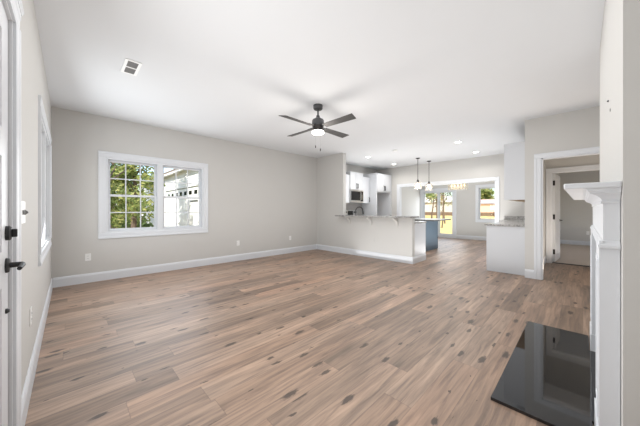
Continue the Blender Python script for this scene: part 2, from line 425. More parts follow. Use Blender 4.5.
# window openings (clear hole inside the casing)
W1 = (0.445, 2.035, 0.79, 2.065)     # window wall (x range)
W2 = (3.345, 5.08, 0.79, 2.065)      # door wall (y range)
D1 = (0.93, 1.878, 0.0, 2.065)       # front door opening (y range)
struct('wall_left', MB().wall('x', XL-T, XL, -2.2, YW+T, 0, H, [W2, D1]), M['wall'], 'greige painted wall at far left with front door and side window', 'wall')
struct('wall_back', MB().wall('y', YW, YW+T, XL, XD+T, 0, H, [W1]), M['wall'], 'long greige wall holding the white double window', 'wall')
pw = MB().wall('x', XP, XP+T, 2.60, YW, 0, H, [(2.60, 4.572, 1.005, H)])
struct('wall_partition', pw, M['wall'], 'greige partition and breakfast bar half wall facing the living room', 'wall')
OPEN = (1.727, 4.68, 0, 2.02)
struct('wall_kitchen', MB().wall('x', XF, XF+T, YK, YW, 0, H, [OPEN]), M['wall'], 'greige kitchen wall with wide cased opening to dining room', 'wall')
SL = (3.76, 5.10, 0.02, 2.02)
W3 = (2.06, 2.87, 0.79, 2.065)
struct('wall_far', MB().wall('x', XD, XD+T, 1.0, YW, 0, H, [SL, W3]), M['wall'], 'far dining room wall holding sliding glass door and window', 'wall')
struct('wall_dining', MB().wall('y', 5.213, 5.30, XF+T, XD, 0, H), M['wall'], 'pale dining room side wall left of the sliding glass door', 'wall')
struct('wall_dining_side', MB().wall('y', 0.9, 1.0, XF+T, XD+T, 0, H), M['wall'], 'dining room side wall hidden behind the right kitchen cabinets', 'wall')
HALL = (-0.46, 0.488, 0, 2.05)
struct('wall_right', MB().wall('x', XR, XR+T, YS, YK-T, 0, H, [HALL]), M['wall'], 'greige wall section with the white cased hall opening', 'wall')
struct('wall_hall', MB().wall('y', YK-T, YK, XR, XBED, 0, H), M['wall'], 'wall between the kitchen cabinets and the hallway', 'wall')
BD = (-0.30, 0.496, 0, 2.015)
struct('wall_bedroom', MB().wall('x', 7.66, 7.78, -1.2, YK-T, 0, H, [BD]), M['wall'], 'hallway end wall holding the open bedroom door', 'wall')
struct('wall_bedroom_back', MB().wall('x', XBED, XBED+T, -2.6, YK, 0, H), M['wall'], 'dim greige bedroom wall seen through the open door', 'wall')
struct('wall_bedroom_side', MB().wall('y', -2.6, -2.5, 7.78, XBED, 0, H, [(9.2, 10.8, 0.8, 2.05)]), M['wall'], 'bedroom side wall hidden behind the chimney breast', 'wall')
struct('wall_hall_side', MB().wall('y', -1.2, -1.1, XR+T, 7.78, 0, H), M['wall'], 'hall side wall hidden behind the chimney breast', 'wall')
struct('wall_fireplace', MB().wall('y', YS-T, YS, XL, XR+T, 0, H), M['wall'], 'greige wall behind the chimney breast', 'wall')
FB = (2.28, 2.98, 0.14, 0.72)
br = MB().wall('y', YS, YB, 1.625, 3.708, 0, H, [FB])
struct('wall_chimney_breast', br, M['wall'], 'greige chimney breast at right edge above the white mantel', 'chimney breast')

# baseboards -------------------------------------------------------
def baseboard_profile():  # (depth, height)
    return [(0,0),(0.016,0),(0.016,0.118),(0.011,0.132),(0.011,0.138),(0.004,0.148),(0,0.148)]
def bb_x(mb, x, sgn, y0, y1):   # on a wall normal to x
    mb.prism([(x+sgn*d, h) for d, h in baseboard_profile()], 'y', y0, y1); return mb
def bb_y(mb, y, sgn, x0, x1):
    mb.prism([(y+sgn*d, h) for d, h in baseboard_profile()], 'x', x0, x1); return mb
struct('baseboard_left', bb_x(MB(), XL, 1, 1.955, YW), M['trim'], 'white baseboard along the left door wall', 'baseboard')
struct('baseboard_back', bb_y(MB(), YW, -1, XL+0.016, XP), M['trim'], 'white baseboard under the double window wall', 'baseboard')
m = bb_x(MB(), XP, -1, 2.5855, YW-0.016)
m.prism([(2.60-d, h) for d, h in baseboard_profile()], 'x', XP-0.0145, XP+T+0.55)
struct('baseboard_partition', m, M['trim'], 'white baseboard along the breakfast bar half wall', 'baseboard')
struct('baseboard_right', bb_x(MB(), XR, -1, 0.583, YK), M['trim'], 'short white baseboard left of the hall opening', 'baseboard')
struct('baseboard_hall', bb_y(MB(), YK-T, -1, XR+T, 7.66), M['trim'], 'white baseboard along the left side of the hallway', 'baseboard')
struct('baseboard_far', bb_x(MB(), XD, -1, 1.0, 3.66), M['trim'], 'white baseboard right of the sliding glass door', 'baseboard')
struct('baseboard_dining', bb_y(MB(), 5.213, -1, XF+T, XD), M['trim'], 'white baseboard on the dining room side wall', 'baseboard')
struct('baseboard_bedroom', bb_x(MB(), XBED, -1, -2.5, YK-T), M['trim'], 'white baseboard along the bedroom back wall', 'baseboard')
m = bb_x(MB(), XF, -1, 1.55, 1.63); bb_x(m, XF, -1, 4.78, 4.98)
struct('baseboard_kitchen', m, M['trim'], 'short white baseboards beside the dining room opening', 'baseboard')

# cased openings ---------------------------------------------------
CW = 0.095; CT = 0.019
def casing_leg_profile(inner, outer, base, sgn):
    # cross-section (across, out): stepped colonial casing
    w = outer - inner
    return [(inner, base), (inner, base+sgn*0.011), (inner+w*0.12, base+sgn*0.014), (inner+w*0.6, base+sgn*0.015),
            (inner+w*0.72, base+sgn*CT), (outer, base+sgn*CT), (outer, base)]
def cased(mb, x, sgn, y0, y1, z1, cw=CW, z0=0.0, head=None):
    """legs and head on a wall normal to x"""
    for inner, outer in ((y0, y0-cw), (y1, y1+cw)):
        mb.prism([(p[1], p[0]) for p in casing_leg_profile(inner, outer, x, sgn)], 'z', z0, z1)
    mb.prism([(p[1], p[0]) for p in casing_leg_profile(z1, z1+(head or cw), x, sgn)], 'y', y0-cw, y1+cw)
    return mb
def cased_y(mb, y, sgn, x0, x1, z1, cw=CW, z0=0.0, sill=False):
    for inner, outer in ((x0, x0-cw), (x1, x1+cw)):
        mb.prism(casing_leg_profile(inner, outer, y, sgn), 'z', z0, z1)
    mb.prism([(p[1], p[0]) for p in casing_leg_profile(z1, z1+cw, y, sgn)], 'x', x0-cw, x1+cw)
    if sill: mb.prism([(p[1], p[0]) for p in casing_leg_profile(z0, z0-cw, y, sgn)], 'x', x0-cw, x1+cw)
    return mb
m = cased(MB(), XR, -1, HALL[0], HALL[1], HALL[3], head=0.078)
m.box(XR-0.001, XR+T+0.001, HALL[1]-0.018, HALL[1], 0, HALL[3]); m.box(XR-0.001, XR+T+0.001, HALL[0], HALL[0]+0.018, 0, HALL[3]); m.box(XR-0.001, XR+T+0.001, HALL[0], HALL[1], HALL[3]-0.018, HALL[3])
struct('trim_1', m, M['trim'], 'white casing around the hall opening beside the kitchen cabinets', 'door casing')
m = cased(MB(), XF, -1, OPEN[0], OPEN[1], OPEN[3]); cased(m, XF+T, 1, OPEN[0], OPEN[1], OPEN[3])
m.box(XF-0.001, XF+T+0.001, OPEN[1]-0.018, OPEN[1], 0, OPEN[3]); m.box(XF-0.001, XF+T+0.001, OPEN[0], OPEN[0]+0.018, 0, OPEN[3]); m.box(XF-0.001, XF+T+0.001, OPEN[0], OPEN[1], OPEN[3]-0.018, OPEN[3])
struct('trim_2', m, M['trim'], 'white casing around the wide opening into the dining room', 'door casing')

# windows ----------------------------------------------------------
def rect_frame(mb, axis, t0, t1, a0, a1, z0, z1, w, bev=0.0):
    def bx(p, q, r_, s_):
        if axis == 'x': mb.box(t0, t1, p, q, r_, s_, bev)
        else: mb.box(p, q, t0, t1, r_, s_, bev)
    bx(a0, a0+w, z0, z1); bx(a1-w, a1, z0, z1); bx(a0+w, a1-w, z0, z0+w); bx(a0+w, a1-w, z1-w, z1)
def window(name, axis, face, out, hole, units, label, mull=0.09):
    """face: interior wall face, out: direction (+1/-1) towards outside, hole=(a0,a1,z0,z1)"""
    a0, a1, z0, z1 = hole
    loc = (face, (a0+a1)/2, z0) if axis == 'x' else ((a0+a1)/2, face, z0)
    root = thing(name, loc, label, 'window', kind='structure')
    c = MB()
    if axis == 'y': cased_y(c, face, -out, a0, a1, z1, z0=z0, sill=True)
    else:
        cased(c, face, -out, a0, a1, z1, z0=z0)
        c.prism([(p[1], p[0]) for p in casing_leg_profile(z0, z0-CW, face, -out)], 'y', a0-CW, a1+CW)
    c.build('casing', M['trim'], root)
    def bx(mb, t0, t1, p, q, r_, s_):
        if axis == 'x': mb.box(face+out*t0, face+out*t1, p, q, r_, s_)
        else: mb.box(p, q, face+out*t0, face+out*t1, r_, s_)
    f = MB()
    fw = 0.03
    bx(f, -0.002, T, a0, a0+fw, z0, z1); bx(f, -0.002, T, a1-fw, a1, z0, z1); bx(f, -0.002, T, a0+fw, a1-fw, z0, z0+fw); bx(f, -0.002, T, a0+fw, a1-fw, z1-fw, z1)
    uw = ((a1-a0) - 2*fw - (units-1)*mull)/units
    spans = []
    for k in range(units):
        s0 = a0+fw+k*(uw+mull); spans.append((s0, s0+uw))
        if k: bx(f, 0.0, T-0.01, s0-mull, s0, z0+fw, z1-fw)
    f.build('window_frame', M['trim'], root)
    zi0, zi1 = z0+fw, z1-fw; zm = (zi0+zi1)/2
    for s0, s1 in spans:
        for (r0, r1, d0) in ((zi0, zm+0.018, 0.045), (zm-0.018, zi1, 0.075)):
            sw = 0.036
            q = MB(); rect_frame(q, axis, face+out*d0, face+out*(d0+0.028), s0, s1, r0, r1, sw)
            sash = q.build('sash', M['trim'], root)
            g = MB()
            ia0, ia1, iz0, iz1 = s0+sw, s1-sw, r0+sw, r1-sw
            for k in (1, 2):
                a = ia0+(ia1-ia0)*k/3
                bx(g, d0+0.008, d0+0.021, a-0.0085, a+0.0085, iz0, iz1)
            zc = (iz0+iz1)/2
            bx(g, d0+0.0075, d0+0.0215, ia0, ia1, zc-0.0085, zc+0.0085)
            g.build('muntin', M['trim'], sash)
            p = MB(); bx(p, d0+0.012, d0+0.017, ia0-0.005, ia1+0.005, iz0-0.005, iz1+0.005)
            p.build('pane', M['glass'], sash)
    return root
window('window_1', 'y', YW, 1, W1, 2, 'white double window with grids looking out on trees and a house')
window('window_2', 'x', XL, -1, W2, 2, 'white window seen edge-on in the left door wall')

# far dining window: one over one
def plain_window(name, hole, face, label):
    a0, a1, z0, z1 = hole
    root = thing(name, (face, (a0+a1)/2, z0), label, 'window', kind='structure')
    c = cased(MB(), face, -1, a0, a1, z1, z0=z0); c.prism([(p[1], p[0]) for p in casing_leg_profile(z0, z0-CW, face, -1)], 'y', a0-CW, a1+CW)
    c.build('casing', M['trim'], root)
    f = MB(); rect_frame(f, 'x', face-0.002, face+T, a0, a1, z0, z1, 0.02); f.build('window_frame', M['trim'], root)
    zm = (z0+z1)/2
    for r0, r1, d in ((z0+0.025, zm+0.016, 0.04), (zm-0.016, z1-0.025, 0.07)):
        q = MB(); rect_frame(q, 'x', face+d, face+d+0.026, a0+0.025, a1-0.025, r0, r1, 0.034); s_ = q.build('sash', M['trim'], root)
        MB().box(face+d+0.010, face+d+0.015, a0+0.055, a1-0.055, r0+0.03, r1-0.03).build('pane', M['glass'], s_)
plain_window('window_3', W3, XD, 'white dining room window right of the sliding glass door')

# sliding glass door
root = thing('door_3', (XD, (SL[0]+SL[1])/2, 0.0), 'white framed sliding glass door at the far end of the dining room', 'sliding door', kind='structure')
cased(MB(), XD, -1, SL[0], SL[1], SL[3]).build('casing', M['trim'], root)
f = MB(); rect_frame(f, 'x', XD-0.002, XD+T, SL[0], SL[1], SL[2], SL[3], 0.045); f.box(XD-0.01, XD+T, SL[0], SL[1], 0.0, 0.12); f.build('door_frame', M['trim'], root)
ym = (SL[0]+SL[1])/2 - 0.03
for y0, y1, d in ((SL[0]+0.03, ym+0.05, 0.03), (ym-0.05, SL[1]-0.03, 0.07)):
    q = MB(); rect_frame(q, 'x', XD+d, XD+d+0.03, y0, y1, 0.12, SL[3]-0.045, 0.05); p = q.build('sliding_panel', M['trim'], root)
    MB().box(XD+d+0.012, XD+d+0.018, y0+0.045, y1-0.045, 0.165, SL[3]-0.09).build('pane', M['glass'], p)
    if d < 0.05: MB().box(XD+d-0.03, XD+d, y1-0.045, y1-0.025, 0.95, 1.15, 0.004).build('handle', M['outlet'], p)

# front door ---------------------------------------------------------
def panel_door(root, name, mtl, w, z0, z1, th, panels, place):
    """door built in local frame: a along width 0..w, d depth (0..th); place(a,d,z)->world box adder"""
    mb = MB()
    place(mb, 0, w, 0.006, th-0.006, z0, z1)
    As = [0.0, w]; cuts = panels
    # stiles and rails on both faces
    for d0, d1 in ((0.0, 0.0065), (th-0.0065, th)):
        cols = sorted({0.0, w, *[p[0] for p in cuts], *[p[1] for p in cuts]})
        rows = sorted({z0, z1, *[p[2] for p in cuts], *[p[3] for p in cuts]})
        for i in range(len(cols)-1):
            for j in range(len(rows)-1):
                ca, cz = (cols[i]+cols[i+1])/2, (rows[j]+rows[j+1])/2
                if any(p[0] < ca < p[1] and p[2] < cz < p[3] for p in cuts): continue
                place(mb, cols[i], cols[i+1], d0, d1, rows[j], rows[j+1])
        for p in cuts:   # raised field
            e = 0.03
            place(mb, p[0]+e, p[1]-e, d0 if d0 == 0 else d0+0.001, (d1-0.001) if d0 == 0 else d1, p[2]+e, p[3]-e)
    return mb.build(name, mtl, root)
y_hinge, y_latch = 0.955, 1.842
root = thing('door_1', (XL-0.03, 1.4, 0.0), 'white panelled front door with black lever at left edge', 'front door', kind='structure')
dx = XL - 0.012
def pl(mb, a0, a1, d0, d1, z0, z1): mb.box(dx-d0, dx-d1, y_hinge+a0, y_hinge+a1, z0, z1)
dw = y_latch - y_hinge
slab = panel_door(root, 'door_panel', M['door'], dw, 0.012, 2.045, 0.044, [(0.12, dw-0.155, 0.2, 0.85), (0.12, dw-0.155, 1.0, 1.40), (0.12, dw-0.155, 1.52, 1.93)], pl)
fr = MB(); fr.box(XL-T, XL, D1[0], y_hinge-0.004, 0, D1[3]); fr.box(XL-T, XL, y_latch+0.006, D1[1], 0, D1[3]); fr.box(XL-T, XL, y_hinge-0.004, y_latch+0.006, 2.05, D1[3])
fr.box(XL-T, dx-0.046, y_latch-0.012, y_latch+0.006, 0, 2.05); fr.box(XL-T, dx-0.046, y_hinge-0.004, y_hinge+0.012, 0, 2.05); fr.box(XL-T, dx-0.046, y_hinge, y_latch, 2.034, 2.05)
fr.build('door_frame', M['door'], root)
c = cased(MB(), XL, 1, D1[0]+0.012, D1[1]-0.012, D1[3]-0.008, cw=0.085)
zt = D1[3]-0.008+0.085
c.prism([(XL, zt), (XL+0.021, zt), (XL+0.023, zt+0.006), (XL+0.028, zt+0.015), (XL+0.028, zt+0.022), (XL, zt+0.022)], 'y', D1[0]-0.08, D1[1]+0.08)
c.build('casing', M['trim'], root)
MB().box(XL-T, XL+0.004, y_hinge, y_latch, 0.0, 0.012).build('threshold', M['steel'], root)
yk = 1.786
k = MB().lathe([(0.0,0),(0.033,0),(0.033,0.006),(0.029,0.011),(0.012,0.012),(0.011,0.05),(0.0,0.05)], (dx, yk, 0.93), 20, 'x')
lev = k.build('lever_rose', M['black'], root, True)
# lever arm reaches back towards the hinge side
MB().tube([(dx+0.048, yk+0.004, 0.93), (dx+0.052, yk-0.03, 0.931), (dx+0.052, yk-0.075, 0.931), (dx+0.050, yk-0.115, 0.928)], 0.010, 10, 0.008).build('lever_arm', M['black'], lev, True)
db = MB().lathe([(0.0,0),(0.032,0),(0.032,0.012),(0.027,0.017),(0.0,0.018)], (dx, yk, 1.073), 20, 'x').build('deadbolt', M['black'], root, True)
MB().box(dx+0.016, dx+0.034, yk-0.006, yk+0.006, 1.055, 1.091, 0.003).build('thumb_turn', M['black'], db)
MB().lathe([(0.0,0),(0.011,0),(0.011,0.006),(0.006,0.012),(0.0,0.012)], (dx, yk-0.01, 0.73), 14, 'x').build('lock_button', M['black'], root, True)

# bedroom door, hinged on the left jamb and swung into the bedroom ----------
root = thing('door_2', (7.78, 0.456, 0.0), 'white panelled bedroom door standing open beyond the hall', 'door', kind='structure')
hx, hy = 7.782, 0.470
def pl2(mb, a0, a1, d0, d1, z0, z1): mb.box(hx+a0, hx+a1, hy-d0, hy-d1, z0, z1)
DW2 = 0.735
pn = [(0.11, 0.325, 0.2, 0.85), (0.41, 0.625, 0.2, 0.85), (0.11, 0.325, 1.0, 1.55), (0.41, 0.625, 1.0, 1.55), (0.11, 0.325, 1.64, 1.88), (0.41, 0.625, 1.64, 1.88)]
sl2 = panel_door(root, 'door_panel', M['door'], DW2, 0.02, 1.985, 0.035, pn, pl2)
ANG = R(-4)
rm = Matrix.Translation((hx-root.location.x, hy-root.location.y, 0)) @ Matrix.Rotation(ANG, 4, 'Z') @ Matrix.Translation((-(hx-root.location.x), -(hy-root.location.y), 0))
sl2.data.transform(rm)
for s_ in (1, -1):
    dd = 0.0 if s_ > 0 else -0.035
    r_ = MB().lathe([(0.0,0),(0.028,0),(0.028,0.006*s_),(0.010,0.01*s_),(0.010,0.045*s_),(0.0,0.045*s_)], (hx+DW2-0.065, hy+dd, 0.93), 18, 'y')
    o = r_.build('lever_rose', M['black'], root, True); o.data.transform(rm)
    a = MB().tube([(hx+DW2-0.063, hy+dd+0.042*s_, 0.93), (hx+DW2-0.10, hy+dd+0.045*s_, 0.93), (hx+DW2-0.17, hy+dd+0.045*s_, 0.928)], 0.009, 10)
    o2 = a.build('lever_arm', M['black'], o, True); o2.data.transform(rm)
c = cased(MB(), 7.66, -1, BD[0]+0.012, BD[1]-0.012, BD[3]-0.01)
c.build('casing', M['trim'], root)
f = MB(); f.box(7.659, 7.781, BD[1]-0.02, BD[1], 0, BD[3]); f.box(7.659, 7.781, BD[0], BD[0]+0.02, 0, BD[3]); f.box(7.659, 7.781, BD[0], BD[1], BD[3]-0.02, BD[3])
f.box(7.69, 7.72, BD[1]-0.028, BD[1]-0.02, 0, BD[3]-0.02)
f.build('door_frame', M['trim'], root)
for z in (0.24, 1.02, 1.78):
    MB().box(7.765, 7.784, BD[1]-0.062, BD[1]-0.0195, z-0.055, z+0.055, 0.002).build('hinge', M['black'], root)
MB().box(7.68, 7.73, BD[0], BD[1], 0.0, 0.016).build('threshold_strip', M['slot'], root)

# ------------------------------------------------------------------ fireplace
MC = 2.56   # mantel x0 1.70, x1 3.42
mx0, mx1 = 1.70, 3.42
LEGW = 0.345
mt = thing('fireplace_mantel', (MC, YB, 0), 'white painted fireplace mantel with stepped crown on chimney breast', 'mantel')
g_ = 0.002
for (p, q) in ((mx0, mx0+LEGW), (mx1-LEGW, mx1)):
    l = MB().box(p, q, YB+g_, -0.051, 0.0, 1.005)
    lg = l.build('leg', M['trim'], mt)
    MB().box(p-0.006, q+0.006, YB+g_, -0.044, 0.0, 0.155, 0.003).build('plinth', M['trim'], lg)
    t = MB()   # applied panel moulding on the leg
    rect_frame(t, 'y', -0.0515, -0.047, p+0.05, q-0.05, 0.22, 0.95, 0.022)
    t.build('panel_moulding', M['trim'], lg)
fz = MB().box(mx0, mx1, YB+g_, -0.063, 1.005, 1.23)
fzo = fz.build('frieze', M['trim'], mt)
# near and far end panels: thin applied frames on the ends
band = MB()
bp_ = [(0.0,1.005),(0.012,1.005),(0.016,1.012),(0.016,1.020),(0.008,1.030),(0.004,1.038),(0.0,1.040)]
band.prism([(-0.063+d, z) for d, z in bp_], 'x', mx0-0.012, mx1+0.012)
band.prism([(mx0-d, z) for d, z in bp_], 'y', YB+g_, -0.051); band.prism([(mx1+d, z) for d, z in bp_], 'y', YB+g_, -0.051)
band.build('band_moulding', M['trim'], mt)
# crown: stepped cove, front and both returns
cp = [(0.0,1.170),(0.006,1.170),(0.008,1.182),(0.004,1.190),(0.006,1.200),(0.012,1.212),(0.022,1.224),(0.036,1.234),(0.042,1.238),(0.042,1.246),(0.048,1.252),(0.050,1.266),(0.062,1.272),(0.0,1.272)]
cr = MB(); b = cr.bm
loops = []
for d, z in cp:
    z = 1.205+(z-1.17)*0.657; y = -0.063 + d
    loops.append([b.verts.new(p) for p in ((mx0-d*0.9, YB+g_, z), (mx0-d*0.9, y, z), (mx1+d*0.9, y, z), (mx1+d*0.9, YB+g_, z))])
fs = []
for i in range(len(loops)-1):
    for j in range(3): fs.append(b.faces.new((loops[i][j], loops[i][j+1], loops[i+1][j+1], loops[i+1][j])))
bmesh.ops.recalc_face_normals(b, faces=fs)
cr.build('crown_moulding', M['trim'], mt)
MB().box(mx0-0.065, mx1+0.065, YB+g_, 0.062, 1.272, 1.296, 0.004).build('shelf', M['trim'], mt)

hp = [(1.868, -0.036), (1.868, 0.399), (3.42, 0.399), (3.42, -0.036), (mx1-LEGW-0.008, -0.036), (mx1-LEGW-0.008, YB+g_), (mx0+LEGW+0.008, YB+g_), (mx0+LEGW+0.008, -0.036)]
hb = MB(); hb.prism(hp, 'z', 0.0, 0.02)
bmesh.ops.bevel(hb.bm, geom=[e for e in hb.bm.edges if all(v.co.z > 0.019 for v in e.verts)], offset=0.0015, segments=1, affect='EDGES')
tag(hb.build('hearth', M['hearth']), 'glossy black stone hearth slab on wood floor before mantel', 'hearth')

fi = thing('fireplace_insert', (2.63, YB, 0.02), 'black gas fireplace insert framed by the white mantel legs', 'fireplace')
fc = MB().wall('y', YB+0.001, YB+0.016, mx0+LEGW+0.010, mx1-LEGW-0.010, 0.021, 1.004, [FB]); fc.build('facing', M['facing'], fi)
f = MB(); f.box(FB[0]+0.002, FB[1]-0.002, -0.5, -0.49, FB[2]+0.002, FB[3]-0.002); f.box(FB[0]+0.002, FB[0]+0.01, -0.49, YB, FB[2]+0.002, FB[3]-0.002); f.box(FB[1]-0.01, FB[1]-0.002, -0.49, YB, FB[2]+0.002, FB[3]-0.002)
f.box(FB[0]+0.01, FB[1]-0.01, -0.49, YB, FB[2]+0.002, FB[2]+0.01); f.box(FB[0]+0.01, FB[1]-0.01, -0.49, YB, FB[3]-0.01, FB[3]-0.002)
f.build('firebox', M['firebox'], fi)
for (xa, ya, xb, yb, z, r_) in ((2.36,-0.30,2.92,-0.36,0.20,0.045),(2.42,-0.36,2.86,-0.26,0.28,0.035),(2.40,-0.40,2.9,-0.42,0.21,0.045)):
    MB().tube([(xa+(xb-xa)*t, ya+(yb-ya)*t, z+0.006*math.sin(9*t)) for t in (0,.25,.5,.75,1)], r_, 10).build('log', M['log'], fi, True)
f = MB(); rect_frame(f, 'y', YB+0.016, YB+0.026, FB[0]-0.03, FB[1]+0.03, FB[2]-0.03, FB[3]+0.03, 0.03); f.build('trim_frame', M['black'], fi)

# nail and two wall marks
nl = MB().lathe([(0.0,0.002),(0.006,0.002),(0.006,0.005),(0.0035,0.010),(0.0,0.011)], (2.431, YB-0.001, 1.862), 10, 'y').build('nail', M['slot'], None, True)
tag(nl, 'dark nail head high on the chimney breast above mantel', 'nail')
pl_ = MB().lathe([(0.0,0.001),(0.010,0.001),(0.010,0.003),(0.004,0.0035),(0.0,0.0035)], (2.305, YB-0.0005, 1.771), 12, 'y').build('wall_anchor', M['grey_metal'], None, True)
tag(pl_, 'small pale grey wall anchor just below the nail on chimney breast', 'wall anchor')

# ------------------------------------------------------------------ electrical plates
def outlet(axis, face, sgn, a, z, label, group='white wall outlets', mtl='outlet'):
    loc = (face, a, z-0.057) if axis == 'x' else (a, face, z-0.057)
    r_ = thing('wall_outlet', loc, label, 'outlet', group)
    def bx(mb, t0, t1, p, q, r0, r1, bev=0):
        if axis == 'x': mb.box(face+sgn*t0, face+sgn*t1, p, q, r0, r1, bev)
        else: mb.box(p, q, face+sgn*t0, face+sgn*t1, r0, r1, bev)
        return mb
    pl = bx(MB(), 0, 0.006, a-0.036, a+0.036, z-0.058, z+0.058, 0.002).build('cover_plate', M[mtl], r_)
    for dz in (0.02, -0.02):
        s_ = bx(MB(), 0.004, 0.0085, a-0.016, a+0.016, z+dz-0.014, z+dz+0.014, 0.001).build('socket', M[mtl], r_)
        k = MB()
        bx(k, 0.0075, 0.009, a-0.008, a-0.005, z+dz-0.004, z+dz+0.006); bx(k, 0.0075, 0.009, a+0.005, a+0.008, z+dz-0.004, z+dz+0.006)
        k.build('slot', M['slot'], s_)
    return r_
outlet('y', YW, -1, 0.224, 0.412, 'white outlet low on the wall left of the double window')
outlet('y', YW, -1, 2.817, 0.408, 'white outlet low on the wall right of the double window')
outlet('y', YW, -1, 4.336, 0.409, 'white outlet near the corner with the partition wall')
outlet('x', XL, 1, 2.615, 0.455, 'white outlet low on the left wall past front door')
outlet('x', XP, -1, 3.56, 0.45, 'pale outlet on the breakfast bar half wall', mtl='wall')
outlet('x', XBED, -1, -0.118, 0.42, 'small outlet low on the bedroom back wall')
sw = thing('light_switch', (XL, 2.20, 1.10), 'white switch plate on left wall beside the front door', 'light switch')
MB().box(XL, XL+0.006, 2.115, 2.285, 1.10, 1.225, 0.002).build('cover_plate', M['outlet'], sw)
for y in (2.155, 2.20, 2.245):
    MB().prism([(XL+0.005, 1.145), (XL+0.020 if y > 2.2 else XL+0.012, 1.158), (XL+0.020 if y > 2.2 else XL+0.012, 1.166), (XL+0.005, 1.180)], 'y', y-0.007, y+0.007).build('toggle', M['grey_metal'], sw)

# ------------------------------------------------------------------ ceiling fixtures
vt = thing('ceiling_vent', (0.49, 3.46, H), 'white rectangular air register on ceiling above the window side', 'vent')
f = MB(); 
vx0, vx1, vy0, vy1 = 0.418, 0.562, 3.285, 3.635
f.box(vx0, vx0+0.026, vy0, vy1, H-0.008, H-0.0005); f.box(vx1-0.026, vx1, vy0, vy1, H-0.008, H-0.0005)
f.box(vx0+0.026, vx1-0.026, vy0, vy0+0.026, H-0.008, H-0.0005); f.box(vx0+0.026, vx1-0.026, vy1-0.026, vy1, H-0.008, H-0.0005)
f.box(vx0+0.026, vx1-0.026, 3.45, 3.47, H-0.008, H-0.0005)
f.build('frame', M['outlet'], vt)
for (q0, q1) in ((vy0+0.026, 3.45), (3.47, vy1-0.026)):
    l = MB(); l.box(vx0+0.026, vx1-0.026, q0, q1, H-0.002, H-0.0007)
    n = 9
    for i in range(n):
        y = q0+(i+0.5)*(q1-q0)/n
        l.prism([(y-0.006, H-0.0025), (y+0.003, H-0.008), (y+0.0045, H-0.008), (y-0.0045, H-0.0025)], 'x', vx0+0.026, vx1-0.026)
    l.build('louver_panel', M['grey_metal'], vt)

fx, fy = 2.665, 2.768
fn = thing('ceiling_fan', (fx, fy, H), 'charcoal four-blade ceiling fan with lit round lamp', 'ceiling fan')
MB().lathe([(0.0,H-0.0005),(0.070,H-0.0005),(0.072,H-0.01),(0.070,H-0.05),(0.062,H-0.062),(0.02,H-0.064),(0.0,H-0.064)], (fx,fy,0), 28).build('mounting_canopy', M['fan'], fn, True)
MB().lathe([(0.0135,H-0.06),(0.0135,H-0.175)], (fx,fy,0), 14).build('downrod', M['fan'], fn, True)
mo = MB().lathe([(0.0,2.585),(0.026,2.585),(0.028,2.560),(0.040,2.552),(0.048,2.540),(0.080,2.526),(0.090,2.510),(0.092,2.440),(0.088,2.432),(0.0,2.432)], (fx,fy,0), 32).build('motor_housing', M['fan'], fn, True)
MB().lathe([(0.0,2.434),(0.084,2.434),(0.086,2.372),(0.085,2.352),(0.0,2.352)], (fx,fy,0), 32).build('switch_housing', M['bronze'], fn, True)
lm = MB().lathe([(0.0,2.353),(0.086,2.353),(0.090,2.345),(0.090,2.330),(0.082,2.316),(0.055,2.308),(0.0,2.305)], (fx,fy,0), 32).build('lamp_diffuser', M['diffuser'], fn, True)
for k in range(4):
    a = R(1.5) + k*math.pi/2
    mb = MB(); b = mb.bm
    # blade outline (u along, v across), tip cut at a slant
    out = [(0.13,-0.048),(0.68,-0.066),(0.655,0.066),(0.13,0.052)]
    pitch = R(-12)
    z0 = 2.412
    V = []
    for t in (0.004, -0.004):
        for u, v in out:
            V.append(b.verts.new((u, v*math.cos(pitch), v*math.sin(pitch)+t)))
    fs = [b.faces.new(V[0:4]), b.faces.new(list(reversed(V[4:8])))]
    for i in range(4): fs.append(b.faces.new((V[i], V[4+i], V[4+(i+1)%4], V[(i+1)%4])))
    bmesh.ops.recalc_face_normals(b, faces=fs)
    bmesh.ops.bevel(b, geom=list(b.edges), offset=0.0025, segments=1, affect='EDGES')
    mtx = Matrix.Translation((fx, fy, z0)) @ Matrix.Rotation(a, 4, 'Z')
    bmesh.ops.transform(b, matrix=mtx, verts=b.verts)
    bl = mb.build('blade', M['blade'], fn)
    ir = MB(); ir.box(0.085, 0.21, -0.022, 0.022, 0.006, 0.012, 0.002)
    bmesh.ops.transform(ir.bm, matrix=mtx, verts=ir.bm.verts)
    ir.build('blade_iron', M['fan'], bl)
for (ox, oy, zl) in ((-0.028, 0.022, 2.14), (0.03, -0.02, 2.095)):
    c = MB().tube([(fx+ox, fy+oy, 2.36), (fx+ox, fy+oy, zl)], 0.0005, 6).build('pull_chain', M['bronze'], fn)
    MB().lathe([(0.0,zl+0.004),(0.005,zl),(0.007,zl-0.02),(0.006,zl-0.035),(0.0,zl-0.038)], (fx+ox,fy+oy,0), 10).build('pull_knob', M['bronze'], c, True)
def point(name, loc, watts, color, rad):
    d = bpy.data.lights.new(name, 'POINT'); d.energy = watts; d.color = color; d.shadow_soft_size = rad
    o = bpy.data.objects.new(name, d); COL.objects.link(o); o.location = loc; return o
point('fan_lamp_light', (fx, fy, 2.24), 14, (1.0, 0.93, 0.85), 0.08)

